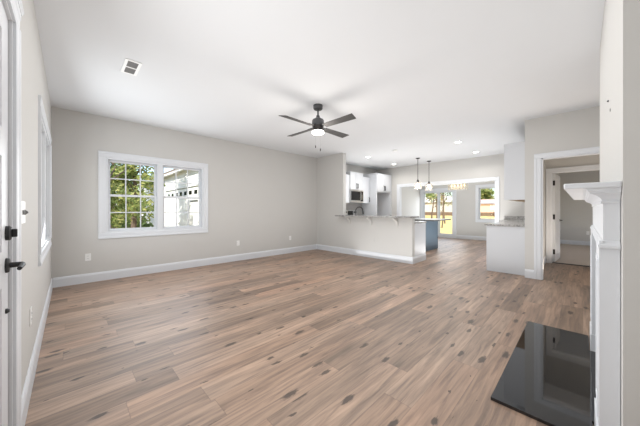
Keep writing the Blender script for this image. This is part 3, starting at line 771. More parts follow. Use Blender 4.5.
def downlight(x, y, label, proto=[None]):
    if proto[0] is None:
        r_ = thing('recessed_light', (x, y, H), label, 'ceiling light', 'recessed ceiling lights')
        MB().lathe([(0.060,H-0.0005),(0.092,H-0.0005),(0.092,H-0.004),(0.085,H-0.008),(0.064,H-0.006),(0.060,H-0.0005)], (x,y,0), 28, cap=False).build('trim_ring', M['outlet'], r_, True)
        MB().lathe([(0.0,H-0.0045),(0.062,H-0.0045),(0.062,H-0.0006),(0.0,H-0.0006)], (x,y,0), 28).build('lens', M['led'], r_)
        proto[0] = r_
    else:
        r_ = copy_tree(proto[0], (x, y, H), label)
    area('downlight_beam', (x, y, H-0.012), (0,0,-1), 0.11, 8, (1.0, 0.96, 0.9), spread=150)
    return r_
downlight(6.314, 4.431, 'recessed light above the microwave side of the kitchen')
downlight(7.906, 4.487, 'recessed light above the tall refrigerator cabinet')
downlight(6.401, 2.007, 'recessed light right of pendants, nearer the living room')
downlight(7.851, 2.014, 'recessed light right of pendants, nearer the dining opening')
sd = thing('smoke_detector', (6.081, 3.423, H), 'small round smoke detector on kitchen ceiling left of pendants', 'smoke detector')
MB().lathe([(0.0,H-0.0005),(0.062,H-0.0005),(0.062,H-0.012),(0.055,H-0.026),(0.030,H-0.032),(0.0,H-0.033)], (6.081,3.423,0), 24).build('housing', M['outlet'], sd, True)
MB().lathe([(0.050,H-0.028),(0.053,H-0.022),(0.048,H-0.0275)], (6.081,3.423,0), 24, cap=False).build('grille_ring', M['grey_metal'], sd, True)

def pendant(x, y, label, proto=[None]):
    if proto[0] is None:
        r_ = thing('pendant_light', (x, y, H), label, 'pendant light', 'kitchen island pendants')
        MB().lathe([(0.0,H-0.0005),(0.066,H-0.0005),(0.066,H-0.008),(0.050,H-0.022),(0.014,H-0.030),(0.0,H-0.030)], (x,y,0), 24).build('ceiling_canopy', M['bronze'], r_, True)
        MB().lathe([(0.0075,H-0.028),(0.0075,2.08)], (x,y,0), 10).build('rod', M['bronze'], r_, True)
        MB().lathe([(0.0,2.10),(0.012,2.095),(0.030,2.06),(0.034,2.02),(0.030,1.995),(0.0,1.99)], (x,y,0), 18).build('lamp_socket', M['bronze'], r_, True)
        MB().lathe([(0.020,2.035),(0.060,2.02),(0.095,1.985),(0.103,1.94),(0.104,1.80),(0.101,1.80),(0.100,1.94),(0.092,1.983),(0.058,2.016),(0.020,2.031)], (x,y,0), 28, cap=False).build('glass_shade', M['shade'], r_, True)
        MB().lathe([(0.0,1.99),(0.014,1.985),(0.020,1.955),(0.032,1.92),(0.030,1.885),(0.014,1.862),(0.0,1.858)], (x,y,0), 16).build('bulb', M['bulb'], r_, True)
        proto[0] = r_
    else: r_ = copy_tree(proto[0], (x, y, H), label)
    point('pendant_glow', (x, y, 1.76), 1.6, (1.0, 0.85, 0.65), 0.03)
pendant(7.52, 3.475, 'bronze pendant light with clear glass shade, nearer the breakfast bar')
pendant(8.22, 3.432, 'bronze pendant light with clear glass shade, nearer the dining opening')

ch = thing('chandelier', (10.1, 3.17, H), 'glowing rectangular crystal chandelier hanging in the dining room', 'chandelier')
cx_, cy_, z0, z1 = 10.1, 3.17, 1.90, 2.19
MB().box(cx_-0.06, cx_+0.06, cy_-0.16, cy_+0.16, H-0.025, H-0.0005, 0.004).build('ceiling_canopy', M['bronze'], ch)
for dy in (-0.12, 0.12): MB().tube([(cx_, cy_+dy, H-0.02), (cx_, cy_+dy, z1)], 0.006, 8).build('rod', M['bronze'], ch)
f = MB()
for z in (z0, z1-0.012): rect_frame_z = [(cx_-0.13, cx_-0.118, cy_-0.30, cy_+0.30), (cx_+0.118, cx_+0.13, cy_-0.30, cy_+0.30), (cx_-0.13, cx_+0.13, cy_-0.30, cy_-0.288), (cx_-0.13, cx_+0.13, cy_+0.288, cy_+0.30)]; [f.box(*q, z, z+0.012) for q in rect_frame_z]
for sx in (-1, 1):
    for sy in (-1, 1): f.box(cx_+sx*0.124-0.006, cx_+sx*0.124+0.006, cy_+sy*0.294-0.006, cy_+sy*0.294+0.006, z0, z1)
f.box(cx_-0.012, cx_+0.012, cy_-0.29, cy_+0.29, z1-0.012, z1)
f.build('frame', M['steel'], ch)
for i in range(12):
    y = cy_-0.275+i*0.05
    for sx in (-1, 1):
        MB().prism([(y-0.019, z0+0.02), (y, z0+0.006), (y+0.019, z0+0.02), (y+0.019, z1-0.02), (y-0.019, z1-0.02)], 'x', cx_+sx*0.124-0.003, cx_+sx*0.124+0.003).build('crystal', M['crystal'], ch)
for i in range(5):
    y = cy_-0.22+i*0.11
    h = MB().lathe([(0.010,z0+0.05),(0.010,z0+0.12)], (cx_,y,0), 10).build('candle_sleeve', M['outlet'], ch)
    MB().lathe([(0.0,z0+0.12),(0.014,z0+0.13),(0.020,z0+0.155),(0.012,z0+0.185),(0.0,z0+0.215)], (cx_,y,0), 12).build('bulb', M['cbulb'], h, True)
    MB().tube([(cx_,y,z0+0.05),(cx_,y,z0+0.006)], 0.005, 8).build('stem', M['steel'], h)
MB().box(cx_-0.12, cx_+0.12, cy_-0.005, cy_+0.005, z0+0.001, z0+0.011).build('cross_bar', M['steel'], ch)
MB().box(cx_-0.005, cx_+0.005, cy_-0.29, cy_+0.29, z0+0.002, z0+0.010).build('bulb_rail', M['steel'], ch)
point('chandelier_glow', (cx_, cy_, z0-0.12), 4, (1.0, 0.76, 0.5), 0.1)

# ------------------------------------------------------------------ kitchen
def shaker(root, axis, face, sgn, a0, a1, z0, z1, name='door', m=None, fw=0.055):
    m = m or M['cab']
    mb = MB()
    def bx(t0, t1, p, q, r0, r1, bev=0):
        if axis == 'x': mb.box(face+sgn*t0, face+sgn*t1, p, q, r0, r1, bev)
        else: mb.box(p, q, face+sgn*t0, face+sgn*t1, r0, r1, bev)
    bx(0, 0.012, a0, a1, z0, z1)
    bx(0.0115, 0.020, a0, a0+fw, z0, z1, 0.001); bx(0.0115, 0.020, a1-fw, a1, z0, z1, 0.001); bx(0.0115, 0.020, a0+fw, a1-fw, z0, z0+fw, 0.001); bx(0.0115, 0.020, a0+fw, a1-fw, z1-fw, z1, 0.001)
    return mb.build(name, m, root)
def pull(door, axis, face, sgn, a, z0, z1, horiz=False, a1=None):
    f = face + sgn*0.020
    if axis == 'y':
        pts = [(a, f-0.001*sgn, z0), (a, f+sgn*0.028, z0+0.006), (a, f+sgn*0.028, z1-0.006), (a, f-0.001*sgn, z1)] if not horiz else [(a, f-0.001*sgn, z0), (a+0.006, f+sgn*0.028, z0), (a1-0.006, f+sgn*0.028, z0), (a1, f-0.001*sgn, z0)]
    else:
        pts = [(f-0.001*sgn, a, z0), (f+sgn*0.028, a, z0+0.006), (f+sgn*0.028, a, z1-0.006), (f-0.001*sgn, a, z1)] if not horiz else [(f-0.001*sgn, a, z0), (f+sgn*0.028, a+0.006, z0), (f+sgn*0.028, a1-0.006, z0), (f-0.001*sgn, a1, z0)]
    MB().tube(pts, 0.012, 8).build('handle', M['black'], door, True)

def upper_cab(x0, x1, yf, z0, z1, label, doors=1, pulls=True, yb=None):
    yb = yb if yb is not None else YW-0.002
    r_ = thing('wall_cabinet', ((x0+x1)/2, yb, z0), label, 'cabinet', 'white wall cabinets over the range')
    MB().box(x0+0.002, x1-0.002, yf, yb, z0, z1, 0.002).build('cabinet_body', M['cab'], r_)
    w = (x1-x0)/doors
    for k in range(doors):
        p, q = x0+k*w+0.004, x0+(k+1)*w-0.004
        d = shaker(r_, 'y', yf, -1, p, q, z0+0.004, z1-0.004)
        a = (q-0.03) if (doors == 1 or k == 0) else (p+0.03)
        pull(d, 'y', yf, -1, a, z0+0.05, z0+0.20)
    return r_
YU = 5.285
upper_cab(5.80, 6.482, YU, 1.41, 2.315, 'white wall cabinet left of the microwave, mostly behind partition', 2)
upper_cab(6.488, 7.178, YU-0.03, 1.845, 2.425, 'raised white two-door wall cabinet above the microwave', 2)
upper_cab(7.184, 7.596, YU, 1.41, 2.32, 'narrow white wall cabinet right of the microwave', 1)

mw = thing('microwave', (6.83, YU, 1.415), 'stainless over-range microwave under the raised white cabinet', 'microwave')
mx_0, mx_1, mf = 6.488, 7.178, YU-0.05
MB().box(mx_0+0.002, mx_1-0.002, mf, YW-0.003, 1.425, 1.843, 0.003).build('microwave_body', M['steel'], mw)
d = MB().box(mx_0+0.006, mx_1-0.175, mf-0.022, mf-0.0005, 1.47, 1.80, 0.004).build('microwave_door', M['steel'], mw)
MB().box(mx_0+0.012, mx_1-0.195, mf-0.0245, mf-0.0215, 1.495, 1.79).build('window_glass', M['dglass'], d)
MB().tube([(mx_1-0.185, mf-0.02, 1.50), (mx_1-0.185, mf-0.05, 1.515), (mx_1-0.185, mf-0.05, 1.765), (mx_1-0.185, mf-0.02, 1.78)], 0.008, 8).build('door_handle', M['steel'], d, True)
MB().box(mx_1-0.165, mx_1-0.008, mf-0.014, mf-0.0005, 1.47, 1.80, 0.002).build('control_panel', M['dglass'], mw)
v = MB()
for i in range(5): v.box(mx_0+0.03, mx_1-0.03, mf-0.006, mf-0.0005, 1.808+i*0.006, 1.811+i*0.006)
v.build('vent_grille', M['steel'], mw)
MB().box(mx_0+0.01, mx_1-0.01, mf+0.01, YW-0.05, 1.415, 1.426).build('underside', M['slot'], mw)

# range
rg = thing('kitchen_range', (6.83, 5.25, 0), 'stainless electric range with black backguard behind the bar', 'range')
rx0, rx1, rf = 6.452, 7.212, 4.965
MB().box(rx0+0.004, rx1-0.004, rf, YW-0.004, 0.06, 0.912, 0.003).build('range_body', M['steel'], rg)
MB().box(rx0+0.004, rx1-0.004, rf+0.005, YW-0.1, 0.912, 0.922, 0.002).build('cooktop', M['dglass'], rg)
d = MB().box(rx0+0.01, rx1-0.01, rf-0.03, rf-0.0005, 0.24, 0.80, 0.004).build('oven_door', M['steel'], rg)
MB().box(rx0+0.10, rx1-0.10, rf-0.032, rf-0.029, 0.34, 0.66).build('oven_window', M['dglass'], d)
MB().tube([(rx0+0.06, rf-0.028, 0.75), (rx0+0.06, rf-0.065, 0.75), (rx1-0.06, rf-0.065, 0.75), (rx1-0.06, rf-0.028, 0.75)], 0.010, 8).build('oven_handle', M['steel'], d, True)
MB().box(rx0+0.01, rx1-0.01, rf-0.02, rf-0.0005, 0.07, 0.225, 0.003).build('drawer', M['steel'], rg)
bgd = MB().prism([(YW-0.10, 0.912), (YW-0.085, 1.175), (YW-0.005, 1.175), (YW-0.005, 0.912)], 'x', rx0+0.006, rx1-0.006).build('backguard', M['steel'], rg)
MB().prism([(YW-0.0985, 0.99), (YW-0.0905, 1.15), (YW-0.088, 1.15), (YW-0.096, 0.99)], 'x', rx0+0.24, rx1-0.24).build('display', M['dglass'], bgd)
for x in (rx0+0.07, rx0+0.16, rx1-0.16, rx1-0.07):
    MB().lathe([(0.0,0),(0.026,0),(0.024,-0.022),(0.0,-0.024)], (x, YW-0.088, 1.105), 14, 'y').build('knob', M['black'], bgd, True)

# refrigerator enclosure
fx0, fx1, ff = 7.603, 8.608, 4.985
fr = thing('refrigerator_cabinet', (8.1, 5.3, 0), 'tall white refrigerator surround with two doors above an empty bay', 'cabinet')
MB().box(fx0, fx0+0.045, ff, YW-0.002, 0, 2.435, 0.002).build('side_panel', M['cab'], fr)
MB().box(fx1-0.11, fx1, ff, YW-0.002, 0, 2.435, 0.002).build('side_panel', M['cab'], fr)
MB().box(fx0+0.046, fx1-0.111, ff+0.001, YW-0.002, 1.80, 2.435, 0.002).build('top_box', M['cab'], fr)
xm = (fx0+fx1-0.065)/2
for k, (p, q) in enumerate(((fx0+0.02, xm-0.003), (xm+0.003, fx1-0.085))):
    d = shaker(fr, 'y', ff, -1, p, q, 1.835, 2.40)
    pull(d, 'y', ff, -1, q-0.03 if k == 0 else p+0.03, 1.87, 2.03)
MB().box(fx0-0.006, fx1, ff-0.012, YW-0.002, 2.435, 2.46, 0.003).build('cornice', M['cab'], fr)
MB().box(fx0+0.046, fx1-0.111, YW-0.02, YW-0.002, 0.0, 1.80).build('bay_back', M['niche'], fr)

# base run on the window wall: left of the range and between range and refrigerator
def base_cab(name, x0, x1, y0, y1, face, label, group, n=1, m=None, h=0.87, drawers=True):
    """face: '-y', '+y', '+x' side carrying the doors"""
    m = m or M['cab']
    r_ = thing(name, ((x0+x1)/2, (y0+y1)/2, 0), label, 'cabinet', group)
    tx0, tx1, ty0, ty1 = x0, x1, y0, y1
    if face == '-y': ty0 += 0.07
    if face == '+y': ty1 -= 0.07
    if face == '+x': tx1 -= 0.07
    MB().box(x0, x1, y0, y1, 0.10, h, 0.002).build('cabinet_body', m, r_)
    MB().box(tx0+0.004, tx1-0.004, ty0+0.004, ty1-0.004, 0.0, 0.10).build('toe_kick', m, r_)
    ax = 'x' if face == '+x' else 'y'; sg = -1 if face == '-y' else 1
    fc = {'-y': y0, '+y': y1, '+x': x1}[face]
    a0, a1 = (y0, y1) if ax == 'x' else (x0, x1)
    w = (a1-a0)/n
    for k in range(n):
        p, q = a0+k*w+0.004, a0+(k+1)*w-0.004
        d = shaker(r_, ax, fc, sg, p, q, 0.115, h-0.17, 'door', m); pull(d, ax, fc, sg, q-0.03, h-0.35, h-0.21)
        e = shaker(r_, ax, fc, sg, p, q, h-0.16, h-0.008, 'drawer', m, 0.03); pull(e, ax, fc, sg, (p+q)/2-0.06, h-0.085, 0, True, (p+q)/2+0.06)
    return r_
base_cab('base_cabinet', 7.216, 7.60, 4.985, YW-0.002, '-y', 'narrow white base cabinet between range and refrigerator surround', 'kitchen base cabinets')
base_cab('base_cabinet', XP+T+0.002, 6.448, 4.985, YW-0.002, '-y', 'white base cabinet in the corner left of the range', 'kitchen base cabinets')
pen = base_cab('base_cabinet', XP+T+0.002, 6.03, 2.602, 4.90, '+x', 'white sink cabinet run behind the breakfast bar half wall', 'kitchen base cabinets', 5)

ct = thing('kitchen_countertop', (5.8, 4.0, 0.87), 'grey granite kitchen counter behind the breakfast bar', 'countertop')
MB().box(XP+T+0.002, 6.06, 2.585, YW-0.002, 0.871, 0.908, 0.004).build('counter_slab', M['granite'], ct)
MB().box(6.061, 6.449, 4.955, YW-0.002, 0.871, 0.908, 0.004).build('counter_return', M['granite'], ct)
snk = MB(); rect_frame_pts = (5.60, 5.99, 3.95, 4.65)
snk.box(5.60, 5.61, 3.95, 4.65, 0.9085, 0.914); snk.box(5.98, 5.99, 3.95, 4.65, 0.9085, 0.914); snk.box(5.61, 5.98, 3.95, 3.96, 0.9085, 0.914); snk.box(5.61, 5.98, 4.64, 4.65, 0.9085, 0.914)
snk.box(5.611, 5.979, 3.961, 4.639, 0.9085, 0.9095)
snk.build('sink_basin', M['steel'], ct)
ct2 = tag(MB().box(7.214, 7.60, 4.955, YW-0.002, 0.871, 0.908, 0.004).build('countertop', M['granite']), 'small grey granite counter between range and refrigerator surround', 'countertop')
fa = thing('kitchen_faucet', (5.56, 4.30, 0.908), 'tall dark gooseneck faucet rising behind the breakfast bar', 'faucet')
fy0 = 4.30; fxx = 5.565
MB().lathe([(0.0,0.9085),(0.030,0.9085),(0.030,0.916),(0.018,0.925),(0.017,1.0),(0.0,1.0)], (fxx,fy0,0), 18).build('base', M['bronze'], fa, True)
pts = [(fxx, fy0, 0.99), (fxx, fy0, 1.12)]
dv = Vector((0.50, -0.62)).normalized()
for i in range(0, 11):
    a = math.pi*i/10
    rr = 0.092
    o_ = rr - rr*math.cos(a)
    pts.append((fxx+dv.x*o_, fy0+dv.y*o_, 1.165+rr*math.sin(a)))
pts.append((fxx+dv.x*0.19, fy0+dv.y*0.19, 1.13))
MB().tube(pts, 0.0135, 12).build('gooseneck_spout', M['bronze'], fa, True)
MB().tube([(fxx+dv.x*0.19, fy0+dv.y*0.19, 1.135), (fxx+dv.x*0.196, fy0+dv.y*0.196, 1.06)], 0.018, 12).build('spray_head', M['bronze'], fa, True)
MB().tube([(fxx, fy0+0.015, 0.965), (fxx, fy0+0.05, 0.985), (fxx, fy0+0.09, 1.02)], 0.007, 8).build('handle', M['bronze'], fa, True)
tag(MB().box(5.48, 7.60, YW-0.0025, YW-0.0003, 0.909, 1.409).build('tile_backsplash', M['tile']), 'grey tile backsplash on the wall behind the range', 'backsplash')

# breakfast bar top with corbels
bar = thing('breakfast_bar', (5.33, 3.5, 1.006), 'grey granite breakfast bar top on half wall with white corbels', 'bar counter')
bt = MB(); bt.prism([(5.115, 2.53), (5.545, 2.53), (5.545, 4.568), (5.352, 4.568), (5.352, 4.66), (5.115, 4.66)], 'z', 1.0065, 1.040)
bmesh.ops.bevel(bt.bm, geom=[e for e in bt.bm.edges if abs(e.verts[0].co.z-e.verts[1].co.z) < 1e-5], offset=0.004, segments=2, affect='EDGES')
bt.build('counter_slab', M['granite'], bar)
for y in (2.96, 3.66, 4.34):
    c = MB(); c.prism([(XP-0.001, 1.006), (XP-0.185, 1.006), (XP-0.185, 0.978), (XP-0.165, 0.965), (XP-0.12, 0.955), (XP-0.075, 0.930), (XP-0.045, 0.890), (XP-0.03, 0.845), (XP-0.022, 0.815), (XP-0.001, 0.805)], 'y', y-0.027, y+0.027)
    c.build('corbel', M['wall'], bar)

# island
isl = thing('kitchen_island', (7.7, 3.5, 0), 'slate blue kitchen island under the two pendant lights', 'island')
ix0, ix1, iy0, iy1 = 7.15, 8.085, 3.115, 3.78
MB().box(ix0, ix1, iy0, iy1, 0.10, 0.868, 0.002).build('cabinet_body', M['blue'], isl)
MB().box(ix0+0.03, ix1-0.03, iy0+0.004, iy1-0.07, 0.0, 0.10).build('toe_kick', M['blue'], isl)
w = (ix1-ix0)/2
for k in range(2):
    p, q = ix0+k*w+0.004, ix0+(k+1)*w-0.004
    d = shaker(isl, 'y', iy1, 1, p, q, 0.115, 0.855, 'door', M['blue']); pull(d, 'y', iy1, 1, q-0.03, 0.62, 0.78)
MB().box(ix0-0.03, 8.42, 2.84, iy1+0.03, 0.869, 0.905, 0.004).build('counter_slab', M['dark_stone'], isl)
MB().box(ix1-0.012, ix1+0.012, iy0-0.006, iy0+0.05, 0.0, 0.867, 0.002).build('corner_post', M['blue'], isl)
m = MB(); m.box(8.087, 8.38, 3.30, 3.34, 0.83, 0.868); m.box(8.087, 8.38, 3.60, 3.64, 0.83, 0.868); m.build('overhang_bracket', M['blue'], isl)

# right-hand cabinets
rb = thing('base_cabinet', (7.2, 1.0, 0), 'white base cabinet end panel beside the hall opening', 'cabinet', 'kitchen base cabinets')
MB().box(5.842, 8.62, YK+0.002, 1.30, 0.10, 0.87, 0.002).build('cabinet_body', M['cab'], rb)
MB().box(5.842, 8.62, YK+0.002, 1.232, 0.0, 0.0995).build('toe_kick', M['cab'], rb)
MB().box(5.832, 5.8415, YK+0.002, 1.312, 0.0, 0.87, 0.001).build('end_panel', M['cab'], rb)
for k in range(4):
    p = 5.85+k*0.56; q = p+0.552
    d = shaker(rb, 'y', 1.30, 1, p, q, 0.115, 0.70); pull(d, 'y', 1.30, 1, q-0.03, 0.52, 0.66)
    e = shaker(rb, 'y', 1.30, 1, p, q, 0.71, 0.86, 'drawer', None, 0.03); pull(e, 'y', 1.30, 1, (p+q)/2-0.06, 0.785, 0, True, (p+q)/2+0.06)
gc = thing('granite_countertop', (7.2, 1.0, 0.871), 'speckled grey granite counter with backsplash beside the hall opening', 'countertop')
MB().box(5.80, 8.625, YK+0.002, 1.345, 0.871, 0.908, 0.004).build('counter_slab', M['granite'], gc)
MB().box(8.0, 8.625, 1.3455, 1.53, 0.871, 0.908, 0.004).build('counter_return', M['granite'], gc)
MB().box(8.605, 8.628, YK+0.03, 1.53, 0.909, 1.012, 0.002).build('backsplash', M['granite'], gc)
MB().box(5.82, 8.60, YK+0.002, YK+0.024, 0.909, 1.012, 0.002).build('backsplash', M['granite'], gc)
MB().box(8.12, 8.62, 1.325, 1.51, 0.0, 0.87, 0.002).build('return_panel', M['cab'], rb)
ub = thing('wall_cabinet', (7.2, 0.9, 1.37), 'white wall cabinet high above the granite counter at right', 'cabinet', 'white wall cabinets at right')
MB().box(5.842, 8.2, YK+0.002, 1.015, 1.375, 2.345, 0.002).build('cabinet_body', M['cab'], ub)
MB().box(5.846, 8.196, YK+0.004, 1.012, 1.368, 1.3745).build('underside', M['rawwood'], ub)
MB().box(5.832, 5.8415, YK+0.002, 1.03, 1.362, 2.345, 0.001).build('end_panel', M['cab'], ub)
MB().box(5.83, 8.2, YK+0.002, 1.034, 2.345, 2.405, 0.003).build('cornice', M['cab'], ub)
for k in range(4):
    p = 5.85+k*0.58; q = p+0.572
    d = shaker(ub, 'y', 1.015, 1, p, q, 1.38, 2.34); pull(d, 'y', 1.015, 1, q-0.03, 1.42, 1.56)

# ------------------------------------------------------------------ outside
GZ = -0.25
def grid_ground(name, x0, x1, y0, y1, n, zf, m, label, cat):
    mb = MB(); b = mb.bm; vs = []
    for i in range(n+1):
        for j in range(n+1):
            x = x0+(x1-x0)*i/n; y = y0+(y1-y0)*j/n
            vs.append(b.verts.new((x, y, zf(x, y))))
    for i in range(n):
        for j in range(n):
            a = i*(n+1)+j; b.faces.new((vs[a], vs[a+n+1], vs[a+n+2], vs[a+1]))
    return tag(mb.build(name, m), label, cat, kind='structure')
grid_ground('lawn', XD+T+0.02, 120, -25, 70, 60, lambda x, y: GZ + (min(max(x, 14), 40)-14)*0.022, M['lawn'], 'sunlit straw yellow lawn outside the sliding glass door', 'lawn')
grid_ground('ground', -40, XD+T, YW+T+0.02, 60, 40, lambda x, y: GZ + 0.03*math.sin(x*0.7)+0.03*math.sin(y*0.5), M['mulch'], 'leaf strewn ground outside the double window', 'ground')
struct('porch_floor', MB().box(-2.6, XL-T-0.005, -1.0, YW+T, -0.2, -0.03), M['porch'], 'concrete front porch outside the left door wall', 'porch')
struct('sun_block_slab', MB().box(-2.9, XL-T-0.005, -3.0, YW+T+0.3, 2.62, 2.78), M['soffit'], 'added unseen slab keeping sun out of the left window', 'sun blocker')  # slab added out of view to stop direct sun entering the side window
pt = struct('patio', MB().box(XD+T+0.01, XD+1.5, 2.9, 5.6, -0.35, -0.06), M['porch'], 'pale concrete landing outside the sliding glass door', 'patio')

def tree(x, y, h, crown_r, crown_z, label, m, group, nblob=9, per=170, leaf=0.16, seed=0, trunk_r=0.16, sq=0.8, z=GZ):
    rnd = random.Random(seed*101+5)
    r_ = thing('leafy_tree', (x, y, z), label, 'tree', group)
    t = MB(); top = Vector((x+rnd.uniform(-.3,.3), y+rnd.uniform(-.3,.3), z+h*0.75))
    pts = [Vector((x,y,z-0.05)).lerp(top, k/6) + Vector((rnd.uniform(-.06,.06), rnd.uniform(-.06,.06), 0))*(1 if k else 0) for k in range(7)]
    t.tube(pts, trunk_r, 9, trunk_r*0.35)
    for k in range(7):
        s0 = pts[2+k % 4]; a = rnd.uniform(0, 6.28); L_ = crown_r*rnd.uniform(0.5, 0.9)
        t.tube([s0, s0+Vector((math.cos(a)*L_*0.5, math.sin(a)*L_*0.5, L_*0.35)), s0+Vector((math.cos(a)*L_, math.sin(a)*L_, L_*0.8))], trunk_r*0.35, 6, 0.015)
    t.build('trunk', M['bark'], r_, True)
    f = MB(); b = f.bm
    for k in range(nblob):
        a = rnd.uniform(0, 6.28); q = crown_r*math.sqrt(rnd.random())*0.8
        c = Vector((x+q*math.cos(a), y+q*math.sin(a), z+crown_z+rnd.uniform(-1, 1)*(h-crown_z)*0.75))
        br_ = crown_r*rnd.uniform(0.35, 0.6)
        for i in range(per):
            d = Vector((rnd.gauss(0,1), rnd.gauss(0,1), rnd.gauss(0,1)*sq)).normalized()*br_*(rnd.random()**0.4)
            p = c + d
            if p.z < z+0.3: continue
            u = Vector((rnd.gauss(0,1), rnd.gauss(0,1), rnd.gauss(0,1))).normalized(); v = u.orthogonal().normalized()
            s_ = leaf*rnd.uniform(0.6, 1.3)
            b.faces.new([b.verts.new(p+u*s_), b.verts.new(p+v*s_*0.5), b.verts.new(p-u*s_), b.verts.new(p-v*s_*0.5)])
    f.build('foliage', m, r_)
    return r_
TG = 'trees outside the double window'
tree(0.75, 10.2, 4.6, 1.0, 2.6, 'nearest yellow green tree outside the left pane of double window', M['leaf'], TG, 11, 200, 0.085, 1, 0.10)
tree(2.0, 13.2, 5.6, 1.0, 3.2, 'green tree behind the middle of the left window unit', M['leaf'], TG, 12, 220, 0.10, 2, 0.12)
tree(-1.2, 16.0, 8.0, 2.1, 3.8, 'tall dark tree at the left end of the double window view', M['leaf_dark'], TG, 12, 200, 0.15, 3)
tree(1.9, 20.5, 8.5, 1.9, 4.0, 'big dark tree farther back beyond the yellow green tree', M['leaf_dark'], TG, 14, 200, 0.17, 4)
def shrub(x, y, r, m, label, seed, group, z=GZ, n=420, leaf=0.09):
    rnd = random.Random(seed); r_ = thing('garden_shrub', (x, y, z), label, 'shrub', group)
    st = MB()
    for k in range(5):
        a = k*1.26; st.tube([(x, y, z-0.03), (x+math.cos(a)*r*0.3, y+math.sin(a)*r*0.3, z+r*0.7), (x+math.cos(a)*r*0.6, y+math.sin(a)*r*0.6, z+r*1.3)], 0.02, 6, 0.008)
    st.build('stems', M['bark'], r_)
    f = MB(); b = f.bm
    for i in range(n):
        d = Vector((rnd.gauss(0,1), rnd.gauss(0,1), abs(rnd.gauss(0,1))*1.3)).normalized()*r*(rnd.random()**0.35)
        p = Vector((x, y, z+0.25*r)) + Vector((d.x, d.y, d.z*1.2))
        u = Vector((rnd.gauss(0,1), rnd.gauss(0,1), rnd.gauss(0,1))).normalized(); v = u.orthogonal().normalized(); s_ = leaf*rnd.uniform(0.6, 1.3)
        b.faces.new([b.verts.new(p+u*s_), b.verts.new(p+v*s_*0.5), b.verts.new(p-u*s_), b.verts.new(p-v*s_*0.5)])
    f.build('foliage', m, r_)
SG = 'shrubs outside the double window'
shrub(1.7, 10.9, 0.5, M['leaf_dry'], 'tan shrub low outside the left window unit', 11, SG)
shrub(0.7, 8.2, 0.4, M['leaf'], 'green shrub at the lower left of double window', 13, SG)
shrub(2.55, 16.2, 0.8, M['leaf_dark'], 'dark green shrub by the white house corner behind the trees', 14, SG, n=700, leaf=0.11)
shrub(1.5, 8.6, 0.42, M['leaf_dry'], 'tan shrub close outside the left window unit', 15, SG)
def fence(name, p0, p1, zf, h, n, m, label):
    p0, p1 = Vector((*p0, 0)), Vector((*p1, 0)); L_ = (p1-p0).length; d = (p1-p0)/L_; a = math.atan2(d.y, d.x)
    mid = (p0+p1)/2
    r_ = thing(name, (mid.x, mid.y, zf(mid.x, mid.y)), label, 'fence')
    bd = MB(); nb = int(L_/0.15)
    for i in range(nb):
        q = p0 + d*(i+0.5)*L_/nb; z = zf(q.x, q.y)
        s0 = len(bd.bm.verts); bd.box(-0.068, 0.068, -0.012, 0.012, 0.04, h)
        bd.bm.verts.ensure_lookup_table()
        bmesh.ops.transform(bd.bm, matrix=Matrix.Translation((q.x, q.y, z)) @ Matrix.Rotation(a, 4, 'Z'), verts=bd.bm.verts[s0:])
    bd.build('board_panel', m, r_)
    for k in range(n+1):
        q = p0 + d*L_*k/n; z = zf(q.x, q.y)
        po = MB().box(-0.05, 0.05, 0.013, 0.11, -0.1, h+0.06, 0.004)
        bmesh.ops.transform(po.bm, matrix=Matrix.Translation((q.x, q.y, z)) @ Matrix.Rotation(a, 4, 'Z'), verts=po.bm.verts)
        po.build('post', m, r_)
fence('board_fence', (-6, 24), (3.2, 26.5), lambda x, y: GZ, 1.3, 5, M['fence2'], 'grey board fence low behind the trees outside double window')
LZ = lambda x, y: GZ + (min(max(x, 14), 40)-14)*0.022
fence('board_fence', (40, -4), (40, 30), LZ, 0.55, 14, M['fence'], 'low brown board fence across the far edge of yellow lawn')

# neighbouring white house with garage (wall facing -x)
nh = thing('neighbour_house', (6.5, 18.0, GZ), 'white house with garage seen through right half of double window', 'house')
hx0, hy0, hy1 = 4.4, 9.6, 27.0
w_ = MB().wall('x', hx0, hx0+0.12, hy0, hy1, GZ, 3.25, [(11.9, 18.5, GZ, 2.35)])
w_.wall('y', hy0, hy0+0.12, hx0+0.12, 10.5, GZ, 3.25)
# lapped siding courses
for k in range(24):
    z = 2.40 + k*0.035
    if k % 4 == 0: w_.prism([(hx0, z), (hx0-0.012, z), (hx0, z+0.135)], 'y', hy0, hy1)
w_.build('siding_wall', M['siding'], nh)
so = MB(); so.prism([(hx0-0.28, 3.23), (hx0+0.05, 3.23), (hx0+0.05, 3.32), (hx0-0.28, 3.32)], 'y', hy0-0.5, hy1+0.4)
so.box(hx0-0.30, hx0-0.28, hy0-0.5, hy1+0.4, 3.20, 3.42)
so.build('eave', M['soffit'], nh)
rf_ = MB(); rf_.prism([(hx0-0.31, 3.40), (7.6, 5.05), (10.9, 3.40), (10.9, 3.32), (hx0-0.31, 3.32)], 'y', hy0-0.5, hy1+0.4); rf_.build('roof', M['shingle'], nh)
gd = MB()
for k in range(4): gd.box(hx0+0.03, hx0+0.07, 11.91, 18.49, GZ+0.01+k*0.645, GZ+0.645+k*0.645, 0.008)
gdo = gd.build('garage_door', M['siding'], nh)
for k in range(8):
    MB().box(hx0+0.024, hx0+0.034, 12.2+k*0.78, 12.2+k*0.78+0.42, 1.96, 2.16).build('garage_window', M['dglass'], gdo)
g = MB(); rect_frame(g, 'x', hx0-0.025, hx0+0.02, 11.8, 18.6, GZ, 2.45, 0.1); g.build('garage_trim', M['siding'], nh)
MB().box(hx0+0.0, hx0+0.03, 12.9, 13.9, 1.60, 1.66, 0.004).build('garage_handle', M['dglass'], gdo)

